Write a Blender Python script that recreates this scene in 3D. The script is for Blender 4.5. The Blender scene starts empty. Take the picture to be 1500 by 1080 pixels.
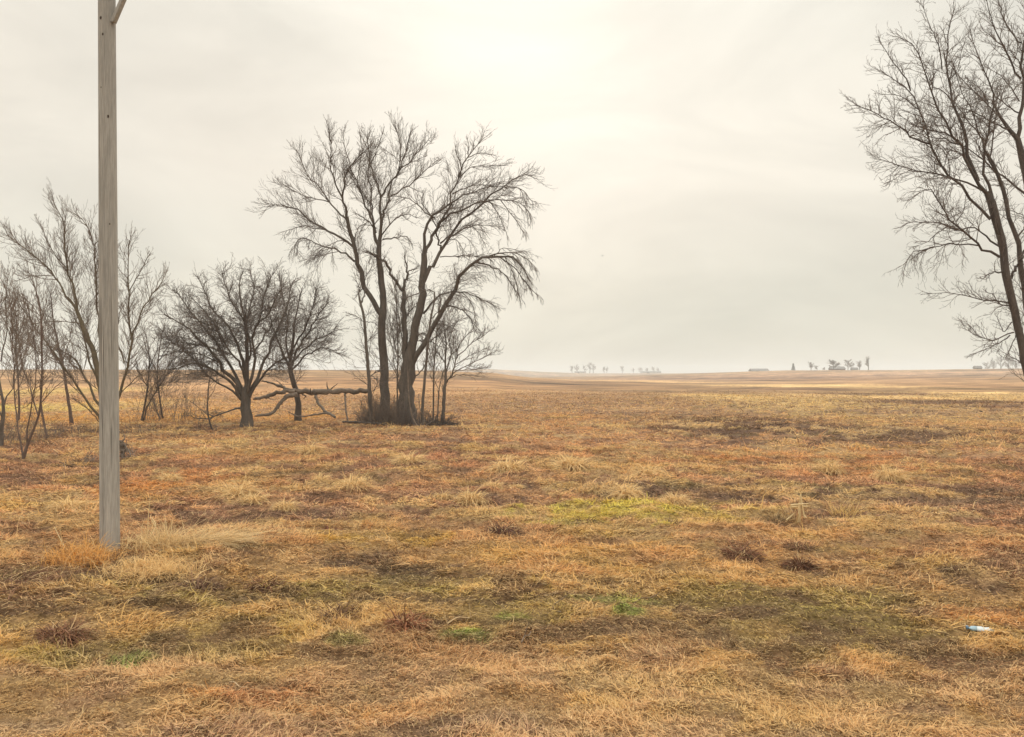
import bpy, math, random
import numpy as np
from mathutils import Vector, Matrix

R = math.radians
random.seed(7)
rng = np.random.default_rng(7)
scene = bpy.context.scene
COL = scene.collection

# ------------------------------------------------------------------ camera
EYE = 2.3            # eye height above the field (m)
FPX = 1177.0         # focal length in photograph pixels (1500 wide)
HORY = 547.0         # photograph row at eye level
cam_d = bpy.data.cameras.new('camera')
cam = bpy.data.objects.new('camera', cam_d)
COL.objects.link(cam)
cam_d.sensor_width = 36.0
cam_d.lens = 36.0 * FPX / 1500.0
cam_d.clip_start = 0.1
cam_d.clip_end = 20000
PITCH = math.atan((HORY - 540.0) / FPX)
cam.location = (0, 0, EYE)
cam.rotation_euler = (R(90) + PITCH, 0, 0)
scene.camera = cam

# ------------------------------------------------------------------ light
SUN_EL, SUN_AZ = R(30), R(4)          # behind the cloud, ahead and slightly right
scene.view_settings.view_transform = 'Standard'
scene.view_settings.look = 'None'
scene.view_settings.gamma = 1
scene.view_settings.exposure = 0.0
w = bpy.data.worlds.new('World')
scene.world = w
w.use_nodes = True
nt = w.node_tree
nt.nodes.clear()
def N(tree, kind, **kw):
    n = tree.nodes.new(kind)
    for k, v in kw.items():
        if k == 'inp':
            for i, val in v.items():
                n.inputs[i].default_value = val
        else:
            setattr(n, k, v)
    return n
out = N(nt, 'ShaderNodeOutputWorld')
sky = N(nt, 'ShaderNodeTexSky', sky_type='NISHITA', sun_disc=False)
sky.sun_elevation = SUN_EL
sky.sun_rotation = SUN_AZ
bg_sky = N(nt, 'ShaderNodeBackground', inp={'Strength': 0.05})
nt.links.new(sky.outputs[0], bg_sky.inputs[0])
tc = N(nt, 'ShaderNodeTexCoord')
sep = N(nt, 'ShaderNodeSeparateXYZ')
nt.links.new(tc.outputs['Generated'], sep.inputs[0])
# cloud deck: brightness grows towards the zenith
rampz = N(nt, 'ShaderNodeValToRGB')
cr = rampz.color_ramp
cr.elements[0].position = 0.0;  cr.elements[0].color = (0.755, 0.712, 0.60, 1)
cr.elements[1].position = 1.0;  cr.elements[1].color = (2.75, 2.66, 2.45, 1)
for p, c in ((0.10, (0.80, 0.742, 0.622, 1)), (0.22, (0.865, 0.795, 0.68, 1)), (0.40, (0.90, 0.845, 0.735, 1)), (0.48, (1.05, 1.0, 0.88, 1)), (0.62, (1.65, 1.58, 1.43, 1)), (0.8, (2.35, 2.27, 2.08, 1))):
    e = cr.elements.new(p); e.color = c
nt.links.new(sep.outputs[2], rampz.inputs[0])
# soft mottling
mp = N(nt, 'ShaderNodeMapping'); mp.inputs['Scale'].default_value = (1.2, 1.2, 3.6); mp.inputs['Location'].default_value = (0.3, 0.1, 0.65)
nt.links.new(tc.outputs['Generated'], mp.inputs[0])
nz = N(nt, 'ShaderNodeTexNoise', inp={'Scale': 1.9, 'Detail': 6.0, 'Roughness': 0.55, 'Distortion': 0.7})
nt.links.new(mp.outputs[0], nz.inputs['Vector'])
mr = N(nt, 'ShaderNodeMapRange', inp={'From Min': 0.3, 'From Max': 0.7, 'To Min': 0.87, 'To Max': 1.11})
nt.links.new(nz.outputs[0], mr.inputs[0])
mul = N(nt, 'ShaderNodeMix', data_type='RGBA', blend_type='MULTIPLY'); mul.inputs['Factor'].default_value = 1
nt.links.new(rampz.outputs[0], mul.inputs['A'])
nt.links.new(mr.outputs[0], mul.inputs['B'])
# thin cool veils between the warm ones
nz2 = N(nt, 'ShaderNodeTexNoise', inp={'Scale': 1.15, 'Detail': 3.0, 'Roughness': 0.5, 'Distortion': 0.3})
mp2 = N(nt, 'ShaderNodeMapping'); mp2.inputs['Location'].default_value = (4.3, 1.7, 2.2); mp2.inputs['Scale'].default_value = (1, 1, 1.8)
nt.links.new(tc.outputs['Generated'], mp2.inputs[0]); nt.links.new(mp2.outputs[0], nz2.inputs['Vector'])
mr2 = N(nt, 'ShaderNodeMapRange', inp={'From Min': 0.4, 'From Max': 0.68, 'To Min': 0.0, 'To Max': 1.0})
nt.links.new(nz2.outputs[0], mr2.inputs[0])
cool = N(nt, 'ShaderNodeMix', data_type='RGBA', blend_type='MULTIPLY'); cool.inputs['B'].default_value = (0.925, 0.965, 0.985, 1)
nt.links.new(mr2.outputs[0], cool.inputs['Factor']); nt.links.new(mul.outputs['Result'], cool.inputs['A'])
# the sun's glow through the deck
def glow(direction, power, strength, colour, src):
    d = Vector(direction).normalized()
    dot = N(nt, 'ShaderNodeVectorMath', operation='DOT_PRODUCT'); dot.inputs[1].default_value = d
    nt.links.new(tc.outputs['Generated'], dot.inputs[0])
    mx = N(nt, 'ShaderNodeMath', operation='MAXIMUM'); mx.inputs[1].default_value = 0
    nt.links.new(dot.outputs['Value'], mx.inputs[0])
    pw = N(nt, 'ShaderNodeMath', operation='POWER'); pw.inputs[1].default_value = power
    nt.links.new(mx.outputs[0], pw.inputs[0])
    ml = N(nt, 'ShaderNodeMath', operation='MULTIPLY'); ml.inputs[1].default_value = strength
    nt.links.new(pw.outputs[0], ml.inputs[0])
    ad = N(nt, 'ShaderNodeMix', data_type='RGBA', blend_type='ADD')
    ad.inputs['B'].default_value = colour
    nt.links.new(ml.outputs[0], ad.inputs['Factor']); nt.links.new(src, ad.inputs['A'])
    return ad.outputs['Result']
def dir_px(px, py):
    v = Vector(((px - 750) / FPX, 1.0, -(py - 540) / FPX))
    return Matrix.Rotation(PITCH, 3, 'X') @ v
res = glow(dir_px(780, 110), 50, 0.10, (1, 0.97, 0.86, 1), cool.outputs['Result'])
res = glow(dir_px(640, 60), 9, 0.075, (1, 0.92, 0.80, 1), res)
res = glow(dir_px(-60, 120), 16, 0.24, (-1, -0.60, -0.50, 1), res)
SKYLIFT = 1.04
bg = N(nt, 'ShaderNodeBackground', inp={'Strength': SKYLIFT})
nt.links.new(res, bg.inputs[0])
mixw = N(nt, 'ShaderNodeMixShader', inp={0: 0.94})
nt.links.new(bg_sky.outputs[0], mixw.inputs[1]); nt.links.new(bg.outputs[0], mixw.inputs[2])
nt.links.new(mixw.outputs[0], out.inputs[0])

sd = bpy.data.lights.new('sun', 'SUN')
sd.energy = 1.0; sd.angle = R(18); sd.color = (1.0, 0.94, 0.84)
sun = bpy.data.objects.new('sun', sd); COL.objects.link(sun)
sdir = Vector((math.sin(SUN_AZ) * math.cos(SUN_EL), math.cos(SUN_AZ) * math.cos(SUN_EL), math.sin(SUN_EL)))
sun.rotation_euler = sdir.to_track_quat('Z', 'Y').to_euler()
scene.cycles.max_bounces = 6
scene.cycles.diffuse_bounces = 3
scene.cycles.volume_bounces = 2
scene.cycles.transparent_max_bounces = 8
scene.cycles.use_denoising = True
scene.cycles.denoiser = 'OPENIMAGEDENOISE'
scene.cycles.denoising_prefilter = 'ACCURATE'

# ------------------------------------------------------------------ helpers
def srgb(r, g, b):
    f = lambda c: (c / 255 / 12.92) if c / 255 <= 0.04045 else ((c / 255 + 0.055) / 1.055) ** 2.4
    return np.array([f(r), f(g), f(b)])

_perm = rng.permutation(512)
_perm = np.concatenate([_perm, _perm, _perm])
_grad = rng.uniform(-1, 1, 512)
def vnoise(x, y):
    xi = np.floor(x).astype(np.int64); yi = np.floor(y).astype(np.int64)
    fx = x - xi; fy = y - yi
    fx = fx * fx * fx * (fx * (fx * 6 - 15) + 10); fy = fy * fy * fy * (fy * (fy * 6 - 15) + 10)
    h = lambda a, b: _grad[_perm[_perm[a & 511] + (b & 511)] & 511]
    a = h(xi, yi); b = h(xi + 1, yi); c = h(xi, yi + 1); d = h(xi + 1, yi + 1)
    return (a + (b - a) * fx) * (1 - fy) + (c + (d - c) * fx) * fy
def fbm(x, y, o=4, g=0.5):
    s = 0; a = 1; n = 0
    for i in range(o):
        s = s + a * vnoise(x * 2 ** i + 17.3 * i, y * 2 ** i - 9.1 * i); n += a; a *= g
    return s / n * 1.6          # about -1..1

def sm(t):
    t = np.clip(t, 0, 1); return t * t * (3 - 2 * t)

# terrain: flat field, then three gentle swells seen one behind the other
KPX = np.array([-900, -300, 0, 300, 600, 720, 780, 850, 1000, 1150, 1300, 1500, 1900, 2600], float)
KAZ = np.arctan((KPX - 750) / FPX)
def _zrow(r, pys):
    return EYE + (HORY - np.array(pys, float)) * r / FPX
ZR = [(0, np.zeros(14)), (55, np.zeros(14)),
      (300, _zrow(300, [543, 543, 543, 543, 543.4, 547, 554, 557, 558, 557, 555, 554, 553, 553])),
      (430, _zrow(430, [550, 550, 550, 550, 551, 553, 556, 557.5, 557, 555, 552, 551, 551, 551])),
      (700, _zrow(700, [546, 546, 546, 546, 547, 551, 553, 552, 548, 543.2, 542.8, 541, 541, 542])),
      (1050, _zrow(1050, [552, 552, 552, 552, 553, 553, 554, 554, 554, 550, 548, 546, 546, 546])),
      (1500, _zrow(1500, [545, 545, 545, 545, 543, 540.8, 544, 547, 547, 546, 546, 545, 545, 545])),
      (2200, np.full(14, -12.0)), (4000, np.full(14, -30.0))]
ZRr = np.array([a for a, b in ZR], float); ZRz = np.array([b for a, b in ZR])
def terrain(x, y):
    x = np.asarray(x, float); y = np.asarray(y, float)
    r = np.hypot(x, y)
    az = np.clip(np.arctan2(x, np.maximum(y, 1e-3)), KAZ[0], KAZ[-1])
    j = np.clip(np.searchsorted(ZRr, r) - 1, 0, len(ZRr) - 2)
    t = sm((r - ZRr[j]) / (ZRr[j + 1] - ZRr[j]))
    cols = np.stack([np.interp(az, KAZ, row) for row in ZRz])
    idx = np.arange(az.size).reshape(az.shape)
    cf = cols.reshape(len(ZR), -1)
    jf = j.reshape(-1); ii = np.arange(jf.size)
    z = (cf[jf, ii] * (1 - t.reshape(-1)) + cf[jf + 1, ii] * t.reshape(-1)).reshape(az.shape)
    far = sm((r - 60) / 200)
    z = z + 0.10 * fbm(x * 0.11, y * 0.11, 3) * (1 - far) + far * 0.25 * fbm(x * 0.012, y * 0.012, 3)
    return z
def th(x, y):
    return float(terrain(np.array([x]), np.array([y]))[0])
def hummock(x, y):
    r = np.hypot(x, y)
    return sm((fbm(x * 0.95 + 21, y * 0.75 + 4, 3) - 0.10) / 0.28) * sm((r - 8) / 5) * (1 - sm((r - 34) / 14))
def micro(x, y):
    r = np.hypot(x, y)
    k = 1 - sm((r - 60) / 60)
    return k * (0.055 * hummock(x, y) + 0.045 * fbm(x * 0.9, y * 0.9, 3) + 0.062 * np.abs(fbm(x * 2.6, y * 3.4, 4)) + 0.012 * fbm(x * 11, y * 14, 2))

CP = Matrix.Rotation(PITCH, 3, 'X')
def at(px, py, D):
    """world point seen at photograph pixel px, py whose depth (world y) is D"""
    v = CP @ Vector(((px - 750) / FPX, 1.0, -(py - 540) / FPX))
    return Vector((v.x / v.y * D, D, EYE + v.z / v.y * D))
def ground_at(px, py):
    """ground point seen at a pixel"""
    D = EYE * FPX / max(py - HORY, 1.5)
    for _ in range(12):
        p = at(px, py, D)
        z = th(p.x, p.y)
        D2 = (EYE - z) * FPX / max(py - HORY, 1.5)
        D = 0.5 * D + 0.5 * D2
    p = at(px, py, D); p.z = th(p.x, p.y)
    return p

# materials ------------------------------------------------------------
def mat(name, base=(0.2, 0.2, 0.2), rough=0.85, attr=None, noise=None, bump=0.0, bscale=30.0, spec=0.3, two=None, stretch=(1, 1, 1), coords='Object', trans=0.0):
    m = bpy.data.materials.new(name); m.use_nodes = True
    t = m.node_tree; b = t.nodes['Principled BSDF']
    b.inputs['Roughness'].default_value = rough
    b.inputs['Specular IOR Level'].default_value = spec
    c = N(t, 'ShaderNodeTexCoord'); mpn = N(t, 'ShaderNodeMapping'); mpn.inputs['Scale'].default_value = stretch
    t.links.new(c.outputs[coords], mpn.inputs[0])
    if attr:
        a = N(t, 'ShaderNodeAttribute', attribute_name=attr); col = a.outputs['Color']
    else:
        rgb = N(t, 'ShaderNodeRGB'); rgb.outputs[0].default_value = (*base, 1); col = rgb.outputs[0]
    if two is not None:
        n = N(t, 'ShaderNodeTexNoise', inp={'Scale': noise[0], 'Detail': 6.0, 'Roughness': 0.6})
        t.links.new(mpn.outputs[0], n.inputs['Vector'])
        q = N(t, 'ShaderNodeMapRange', inp={'From Min': 0.35, 'From Max': 0.65}); t.links.new(n.outputs[0], q.inputs[0])
        mx = N(t, 'ShaderNodeMix', data_type='RGBA'); mx.inputs['B'].default_value = (*two, 1)
        t.links.new(q.outputs[0], mx.inputs['Factor']); t.links.new(col, mx.inputs['A']); col = mx.outputs['Result']
    elif noise:
        for k, (sc_, lo, hi) in enumerate(noise):
            n = N(t, 'ShaderNodeTexNoise', inp={'Scale': sc_, 'Detail': 5.0, 'Roughness': 0.65})
            t.links.new(mpn.outputs[0], n.inputs['Vector'])
            q = N(t, 'ShaderNodeMapRange', inp={'From Min': 0.3, 'From Max': 0.7, 'To Min': lo, 'To Max': hi}); t.links.new(n.outputs[0], q.inputs[0])
            mx = N(t, 'ShaderNodeMix', data_type='RGBA', blend_type='MULTIPLY'); mx.inputs['Factor'].default_value = 1
            t.links.new(col, mx.inputs['A']); t.links.new(q.outputs[0], mx.inputs['B']); col = mx.outputs['Result']
    t.links.new(col, b.inputs['Base Color'])
    if bump:
        n = N(t, 'ShaderNodeTexNoise', inp={'Scale': bscale, 'Detail': 6.0, 'Roughness': 0.65})
        t.links.new(mpn.outputs[0], n.inputs['Vector'])
        bp = N(t, 'ShaderNodeBump', inp={'Strength': 1.0, 'Distance': bump})
        t.links.new(n.outputs[0], bp.inputs['Height']); t.links.new(bp.outputs[0], b.inputs['Normal'])
    return m
def lin(r, g, b): return tuple(srgb(r, g, b))
M = {}
M['ground'] = mat('field_soil', attr='Col', rough=0.95, spec=0.1, noise=[(2.2, 0.82, 1.2), (14, 0.7, 1.32), (0.05, 0.9, 1.1)], bump=0.03, bscale=9)
M['blade'] = mat('dry_grass', attr='Col', rough=0.8, spec=0.15)
bm_ = M['blade'].node_tree; pr_ = bm_.nodes['Principled BSDF']; at_ = [n for n in bm_.nodes if n.type == 'ATTRIBUTE'][0]
tl_ = N(bm_, 'ShaderNodeBsdfTranslucent'); bm_.links.new(at_.outputs['Color'], tl_.inputs[0])
mxs_ = N(bm_, 'ShaderNodeMixShader', inp={0: 0.32}); bm_.links.new(pr_.outputs[0], mxs_.inputs[1]); bm_.links.new(tl_.outputs[0], mxs_.inputs[2])
bm_.links.new(mxs_.outputs[0], [n for n in bm_.nodes if n.type == 'OUTPUT_MATERIAL'][0].inputs[0])
M['bark'] = mat('grey_bark', (0.122, 0.100, 0.081), noise=[(6, 0.65, 1.35), (40, 0.75, 1.25)], bump=0.02, bscale=14, stretch=(1, 1, 0.22))
M['bark_fork'] = mat('dark_bark', (0.092, 0.072, 0.059), noise=[(6, 0.65, 1.35), (40, 0.75, 1.25)], bump=0.02, bscale=14, stretch=(1, 1, 0.22))
M['bark_red'] = mat('reddish_bark', (0.13, 0.088, 0.068), noise=[(8, 0.7, 1.3)])
M['bark_moss'] = mat('mossy_bark', (0.14, 0.108, 0.066), noise=[(8, 0.7, 1.3)])
M['twig'] = mat('twig_bark', (0.150, 0.120, 0.100), noise=[(3, 0.8, 1.2)])
M['twig_pale'] = mat('pale_twig_bark', (0.19, 0.145, 0.112), noise=[(3, 0.8, 1.2)])
M['dead'] = mat('bleached_wood', (0.20, 0.155, 0.118), noise=[(3, 0.5, 1.4), (26, 0.7, 1.3)], bump=0.03, bscale=14, stretch=(0.3, 1, 1))
M['pole'] = mat('weathered_pole_wood', (0.365, 0.343, 0.308), noise=[(3, 0.80, 1.14), (18, 0.86, 1.12), (70, 0.74, 1.18)], bump=0.004, bscale=60, stretch=(1.0, 1.0, 0.06))
M['knot'] = mat('pole_knot', (0.05, 0.035, 0.025))

# mesh building --------------------------------------------------------
def link(o, parent=None):
    COL.objects.link(o)
    if parent is not None: o.parent = parent
    return o
def make_mesh(name, V, F, material, parent=None, cols=None, smooth=True, origin=None):
    """V (n,3), F list of quads array (m,4)"""
    V = np.asarray(V, np.float32); F = np.asarray(F, np.int32)
    me = bpy.data.meshes.new(name)
    k = F.shape[1]
    me.vertices.add(len(V)); me.loops.add(F.size); me.polygons.add(len(F))
    if origin is not None:
        V = V - np.array(origin, np.float32)
    me.vertices.foreach_set('co', V.ravel())
    me.loops.foreach_set('vertex_index', F.ravel())
    me.polygons.foreach_set('loop_start', np.arange(0, F.size, k, dtype=np.int32))
    me.polygons.foreach_set('use_smooth', np.full(len(F), smooth))
    if cols is not None:
        a = me.color_attributes.new('Col', 'FLOAT_COLOR', 'POINT')
        c4 = np.ones((len(V), 4), np.float32); c4[:, :3] = cols
        a.data.foreach_set('color', c4.ravel())
    me.update(calc_edges=True)
    me.materials.append(material)
    o = bpy.data.objects.new(name, me)
    link(o, parent)
    return o
def tag(o, label=None, cat=None, group=None, kind=None):
    if label: o['label'] = label
    if cat: o['category'] = cat
    if group: o['group'] = group
    if kind: o['kind'] = kind
    return o
def empty(name, loc, label=None, cat=None, group=None):
    o = bpy.data.objects.new(name, None); o.empty_display_size = 0.2
    o.location = loc; COL.objects.link(o)
    return tag(o, label, cat, group)

def tubes(P, Rr, sides):
    """P (n,k,3), Rr (n,k) -> verts, quads; closed tips by taper"""
    n, k, _ = P.shape
    T = np.empty_like(P)
    T[:, 1:-1] = P[:, 2:] - P[:, :-2]; T[:, 0] = P[:, 1] - P[:, 0]; T[:, -1] = P[:, -1] - P[:, -2]
    T /= np.linalg.norm(T, axis=2, keepdims=True) + 1e-9
    mean = P[:, -1] - P[:, 0]; mean /= np.linalg.norm(mean, axis=1, keepdims=True) + 1e-9
    ref = np.where(np.abs(mean[:, 2:3]) > 0.85, np.array([[1.0, 0, 0]]), np.array([[0, 0, 1.0]]))
    ref = np.repeat(ref[:, None, :], k, 1)
    A = np.cross(T, ref); A /= np.linalg.norm(A, axis=2, keepdims=True) + 1e-9
    B = np.cross(T, A)
    ang = np.arange(sides) / sides * 2 * np.pi
    V = P[:, :, None, :] + Rr[:, :, None, None] * (A[:, :, None, :] * np.cos(ang)[None, None, :, None] + B[:, :, None, :] * np.sin(ang)[None, None, :, None])
    V = V.reshape(-1, 3)
    i = np.arange(n)[:, None, None] * (k * sides); j = np.arange(k - 1)[None, :, None] * sides; s = np.arange(sides)[None, None, :]
    s2 = (s + 1) % sides
    F = np.stack([i + j + s, i + j + s2, i + j + sides + s2, i + j + sides + s], -1).reshape(-1, 4)
    return V, F
def merge(parts):
    Vs, Fs, off = [], [], 0
    for V, F in parts:
        Vs.append(V); Fs.append(F + off); off += len(V)
    return np.concatenate(Vs), np.concatenate(Fs)

def resample(pts, rad, k):
    """smooth (Catmull-Rom) and resample a polyline to k points"""
    pts = np.asarray(pts, float); rad = np.asarray(rad, float)
    n = len(pts)
    ext = np.vstack([2 * pts[0] - pts[1], pts, 2 * pts[-1] - pts[-2]])
    seg = np.linalg.norm(np.diff(pts, axis=0), axis=1); s = np.concatenate([[0], np.cumsum(seg)])
    q = np.linspace(0, s[-1], k)
    j = np.clip(np.searchsorted(s, q, side='right') - 1, 0, n - 2)
    t = ((q - s[j]) / np.maximum(seg[j], 1e-6))[:, None]
    p0, p1, p2, p3 = ext[j], ext[j + 1], ext[j + 2], ext[j + 3]
    c = 0.5 * ((2 * p1) + (-p0 + p2) * t + (2 * p0 - 5 * p1 + 4 * p2 - p3) * t ** 2 + (-p0 + 3 * p1 - 3 * p2 + p3) * t ** 3)
    return c, np.interp(q, s, rad)

def nrm(v): return v / (np.linalg.norm(v, axis=-1, keepdims=True) + 1e-9)

def sprout(P, Rr, counts, t0, length, ang, k, wig, trop, r0, rtip, g, lfall=0.55, flat=1.0, side=None):
    """children of a bundle of branches. P (n,K,3); counts per branch; length per child's parent"""
    n, K, _ = P.shape
    idx = np.repeat(np.arange(n), counts)
    m = len(idx)
    if m == 0: return None
    # stratified positions along the parent
    cum = np.cumsum(counts) - counts
    rank = np.arange(m) - np.repeat(cum, counts)
    t = t0 + (1 - t0) * (rank + g.uniform(0.05, 0.95, m)) / np.repeat(np.maximum(counts, 1), counts)
    f = t * (K - 1); j = np.minimum(f.astype(int), K - 2); fr = (f - j)[:, None]
    base = P[idx, j] * (1 - fr) + P[idx, j + 1] * fr
    rb = Rr[idx, j] * (1 - fr[:, 0]) + Rr[idx, j + 1] * fr[:, 0]
    d = nrm(P[idx, j + 1] - P[idx, j])
    rnd = nrm(g.normal(size=(m, 3)))
    perp = nrm(np.cross(d, rnd))
    a = np.radians(g.normal(ang, 9, m))[:, None] * (1 - 0.35 * t[:, None])
    v = nrm(d * np.cos(a) + perp * np.sin(a))
    L = length[idx] * (1 - lfall * t) * g.uniform(0.55, 1.2, m)
    pts = np.empty((m, k, 3)); pts[:, 0] = base
    tr = trop[idx] if trop.ndim == 2 else np.repeat(trop[None], m, 0)
    for q in range(1, k):
        v = nrm(v + g.normal(0, wig, (m, 3)) + tr * (1.0 / k) * 2)
        pts[:, q] = pts[:, q - 1] + v * (L / (k - 1))[:, None]
    rs = np.minimum(rb * 0.72, r0 * g.uniform(0.7, 1.2, m) * (1 - 0.3 * t))
    rs = np.maximum(rs, rtip * 1.15)
    taper = np.linspace(0, 1, k)[None] ** 0.8
    rad = rs[:, None] * (1 - taper) + rtip * taper
    return pts, rad, L, tr

CROPS = {'p': (0, 0, 1), 'A': (380, 150, 3.273), '7': (520, 160, 4.5), '8': (380, 180, 4.909), '4': (480, 420, 4.911), '5': (1250, 0, 4.32), '6': (1250, 200, 4.32),
         'Z': (350, 500, 4.545), 'R': (200, 370, 3.725), '3': (0, 280, 2.571), 'L': (0, 540, 5.77), 'E': (1360, 380, 3.6)}
def tr_pts(spec):
    """'8 680,1000 600,930 ...' -> photograph pixels; a crop key may change midway"""
    key, outp = 'p', []
    for tok in spec.split():
        if ',' not in tok: key = tok; continue
        a, b = tok.split(',')
        x0, y0, s = CROPS[key]
        outp.append((x0 + float(a) / s, y0 + float(b) / s))
    return outp

def bare_tree(name, label, D, trunk, limbs, group=None, cat='tree', bark='bark', twig='twig', L1=1.7, n1=3.4, n2=6.2, n3=3.3, up=0.35, wig=0.13,
              tipr=0.004, seed=1, depth=0.35, t1=0.22, on_ground=True, ang=42, crown='crown'):
    """trunk: (spec, w0, w1); limbs: (spec, w0, w1, dy, droop) widths in photograph pixels.
    dy: how far the limb's end comes towards (-) or away from (+) the viewer, metres"""
    g = np.random.default_rng(seed); tipr *= 0.95
    m2p = D / FPX
    tp = tr_pts(trunk[0])
    W = [q * 0.86 for q in trunk[1:]]
    n = len(tp)
    gp = at(tp[0][0], tp[0][1], D)
    gz = th(gp.x, D) if on_ground else gp.z
    shift = 0
    root = empty(name, (gp.x, D, gz), label, cat, group)
    o3 = np.array([gp.x, D, gz])
    P3 = np.array([at(x, y, D) for x, y in tp]); 
    if on_ground:
        P3[0, 2] = gz - 0.12
    if len(W) == n: rad = np.array(W) * m2p / 2
    else: rad = np.interp(np.linspace(0, 1, n), np.linspace(0, 1, len(W)), np.array(W) * m2p / 2)
    K = 22
    c, r = resample(P3, rad, K)
    jit = np.linspace(0, 1, K)
    c[1:-1] += g.normal(0, 0.12, (K - 2, 3)) * r[1:-1, None]
    bigP, bigR, bigDr = [c], [r], [0.0]
    # root flare
    fl = np.exp(-np.maximum(c[:, 2] - gz, 0) / (r[0] * 1.6 + 1e-3)); rr = r * (1 + 0.32 * fl) * (1 + g.normal(0, 0.03, K))
    V, F = tubes(c[None], rr[None], 14)
    # fluting
    V = V.reshape(K, 14, 3); ph = g.uniform(0.85, 1.15, 14)
    V = c[:, None] + (V - c[:, None]) * (1 + (ph[None, :, None] - 1) * (0.5 + fl[:, None, None]))
    tr_o = make_mesh('trunk', V.reshape(-1, 3), F, M[bark], root, origin=o3)
    for lb in limbs:
        spec, w0, w1 = lb[:3]
        dy = lb[3] if len(lb) > 3 and lb[3] is not None else g.uniform(-1.4, 1.4)
        dr = lb[4] if len(lb) > 4 else 0.0
        pts = tr_pts(spec); nn = len(pts)
        s = np.linspace(0, 1, nn)
        # start depth: nearest point of wood already built
        p0 = at(pts[0][0], pts[0][1], D)
        allp = np.concatenate(bigP); dd = np.hypot(allp[:, 0] - p0.x, allp[:, 2] - p0.z)
        y0 = allp[np.argmin(dd), 1] if dd.min() < 1.0 else D
        ys = y0 + dy * s ** 1.2
        P3 = np.array([at(x, y, yy) for (x, y), yy in zip(pts, ys)])
        rad = np.interp(s ** 0.85, [0, 1], [w0 * 0.84, w1 * 0.8]) * m2p / 2
        k = 14 if w0 >= 3 else 10
        c, r = resample(P3, rad, k)
        c[1:] += g.normal(0, 1, (k - 1, 3)) * np.minimum(0.034, r[1:, None] * 0.9)
        V, F = tubes(c[None], r[None], 9 if w0 > 4 else 6)
        make_mesh('limb', V, F, M[bark], root, origin=o3)
        if k != K:
            cc, r2 = resample(c, r, K)
        else: cc, r2 = c, r
        bigP.append(cc); bigR.append(r2); bigDr.append(dr)
    P = np.array(bigP); Rr = np.array(bigR); dr = np.array(bigDr)
    seglen = np.linalg.norm(np.diff(P, axis=1), axis=2).sum(1)
    parts = []
    # limb ends carry their own continuation of twigs
    cnt = np.maximum(2, (seglen * n1 * 1.12 * g.uniform(0.8, 1.2, len(seglen)))).astype(int)
    cnt[0] = int(cnt[0] * 0.45)
    trop = np.zeros((len(P), 3)); trop[:, 2] = np.where(dr > 0, -dr, up)
    sc1 = np.full(len(P), L1 * 1.40) * np.clip(seglen / 3.5, 0.45, 1.0)
    res1 = sprout(P, Rr, cnt, t1, sc1, ang, 7, wig, trop * 0.8, 0.017, tipr, g, lfall=0.60)
    parts.append(tubes(res1[0], res1[1], 4))
    # continuation shoots from each limb tip
    tips = P[:, -2:, :]; 
    rt = sprout(P[:, -4:, :], Rr[:, -4:], np.full(len(P), 3), 0.5, sc1 * 0.50, 22, 6, wig * 0.8, trop, 0.018, tipr, g, lfall=0.2)
    parts.append(tubes(rt[0], rt[1], 4))
    def more(res, n_per, ratio, kk, r0, sides, angl, minc=1, tf=1.0):
        Pp, Rp, Lp, Tp = res
        cn = np.maximum(minc, np.round(Lp * n_per * g.uniform(0.7, 1.3, len(Lp)))).astype(int)
        rs = sprout(Pp, Rp, cn, 0.12, Lp * ratio, angl, kk, wig, Tp * tf, r0, tipr, g, lfall=0.35)
        parts.append(tubes(rs[0], rs[1], sides)); return rs
    l2 = more(res1, n2, 0.58, 5, 0.010, 3, 40, 2)
    l2b = more(rt, n2 * .7, 0.55, 5, 0.010, 3, 36, 2)
    l3 = more(l2, n3 * 2.0, 0.62, 4, 0.006, 3, 38)
    l3b = more(l2b, n3 * 1.4, 0.6, 4, 0.006, 3, 36)
    V, F = merge(parts)
    # keep twigs out of the ground
    V[:, 2] = np.maximum(V[:, 2], gz + 0.02)
    make_mesh(crown, V, F, M[twig], root, origin=o3)
    return root

_DS = np.geomspace(3, 3500, 4000)
def ground_at(px, py):
    """first ground point met by the ray through a photograph pixel"""
    v = CP @ Vector(((px - 750) / FPX, 1.0, -(py - 540) / FPX))
    xs = v.x / v.y * _DS; zs = EYE + v.z / v.y * _DS
    below = np.nonzero(zs <= terrain(xs, _DS))[0]
    j = below[0] if len(below) else len(_DS) - 1
    return Vector((xs[j], _DS[j], float(terrain(xs[j:j+1], _DS[j:j+1])[0])))

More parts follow.
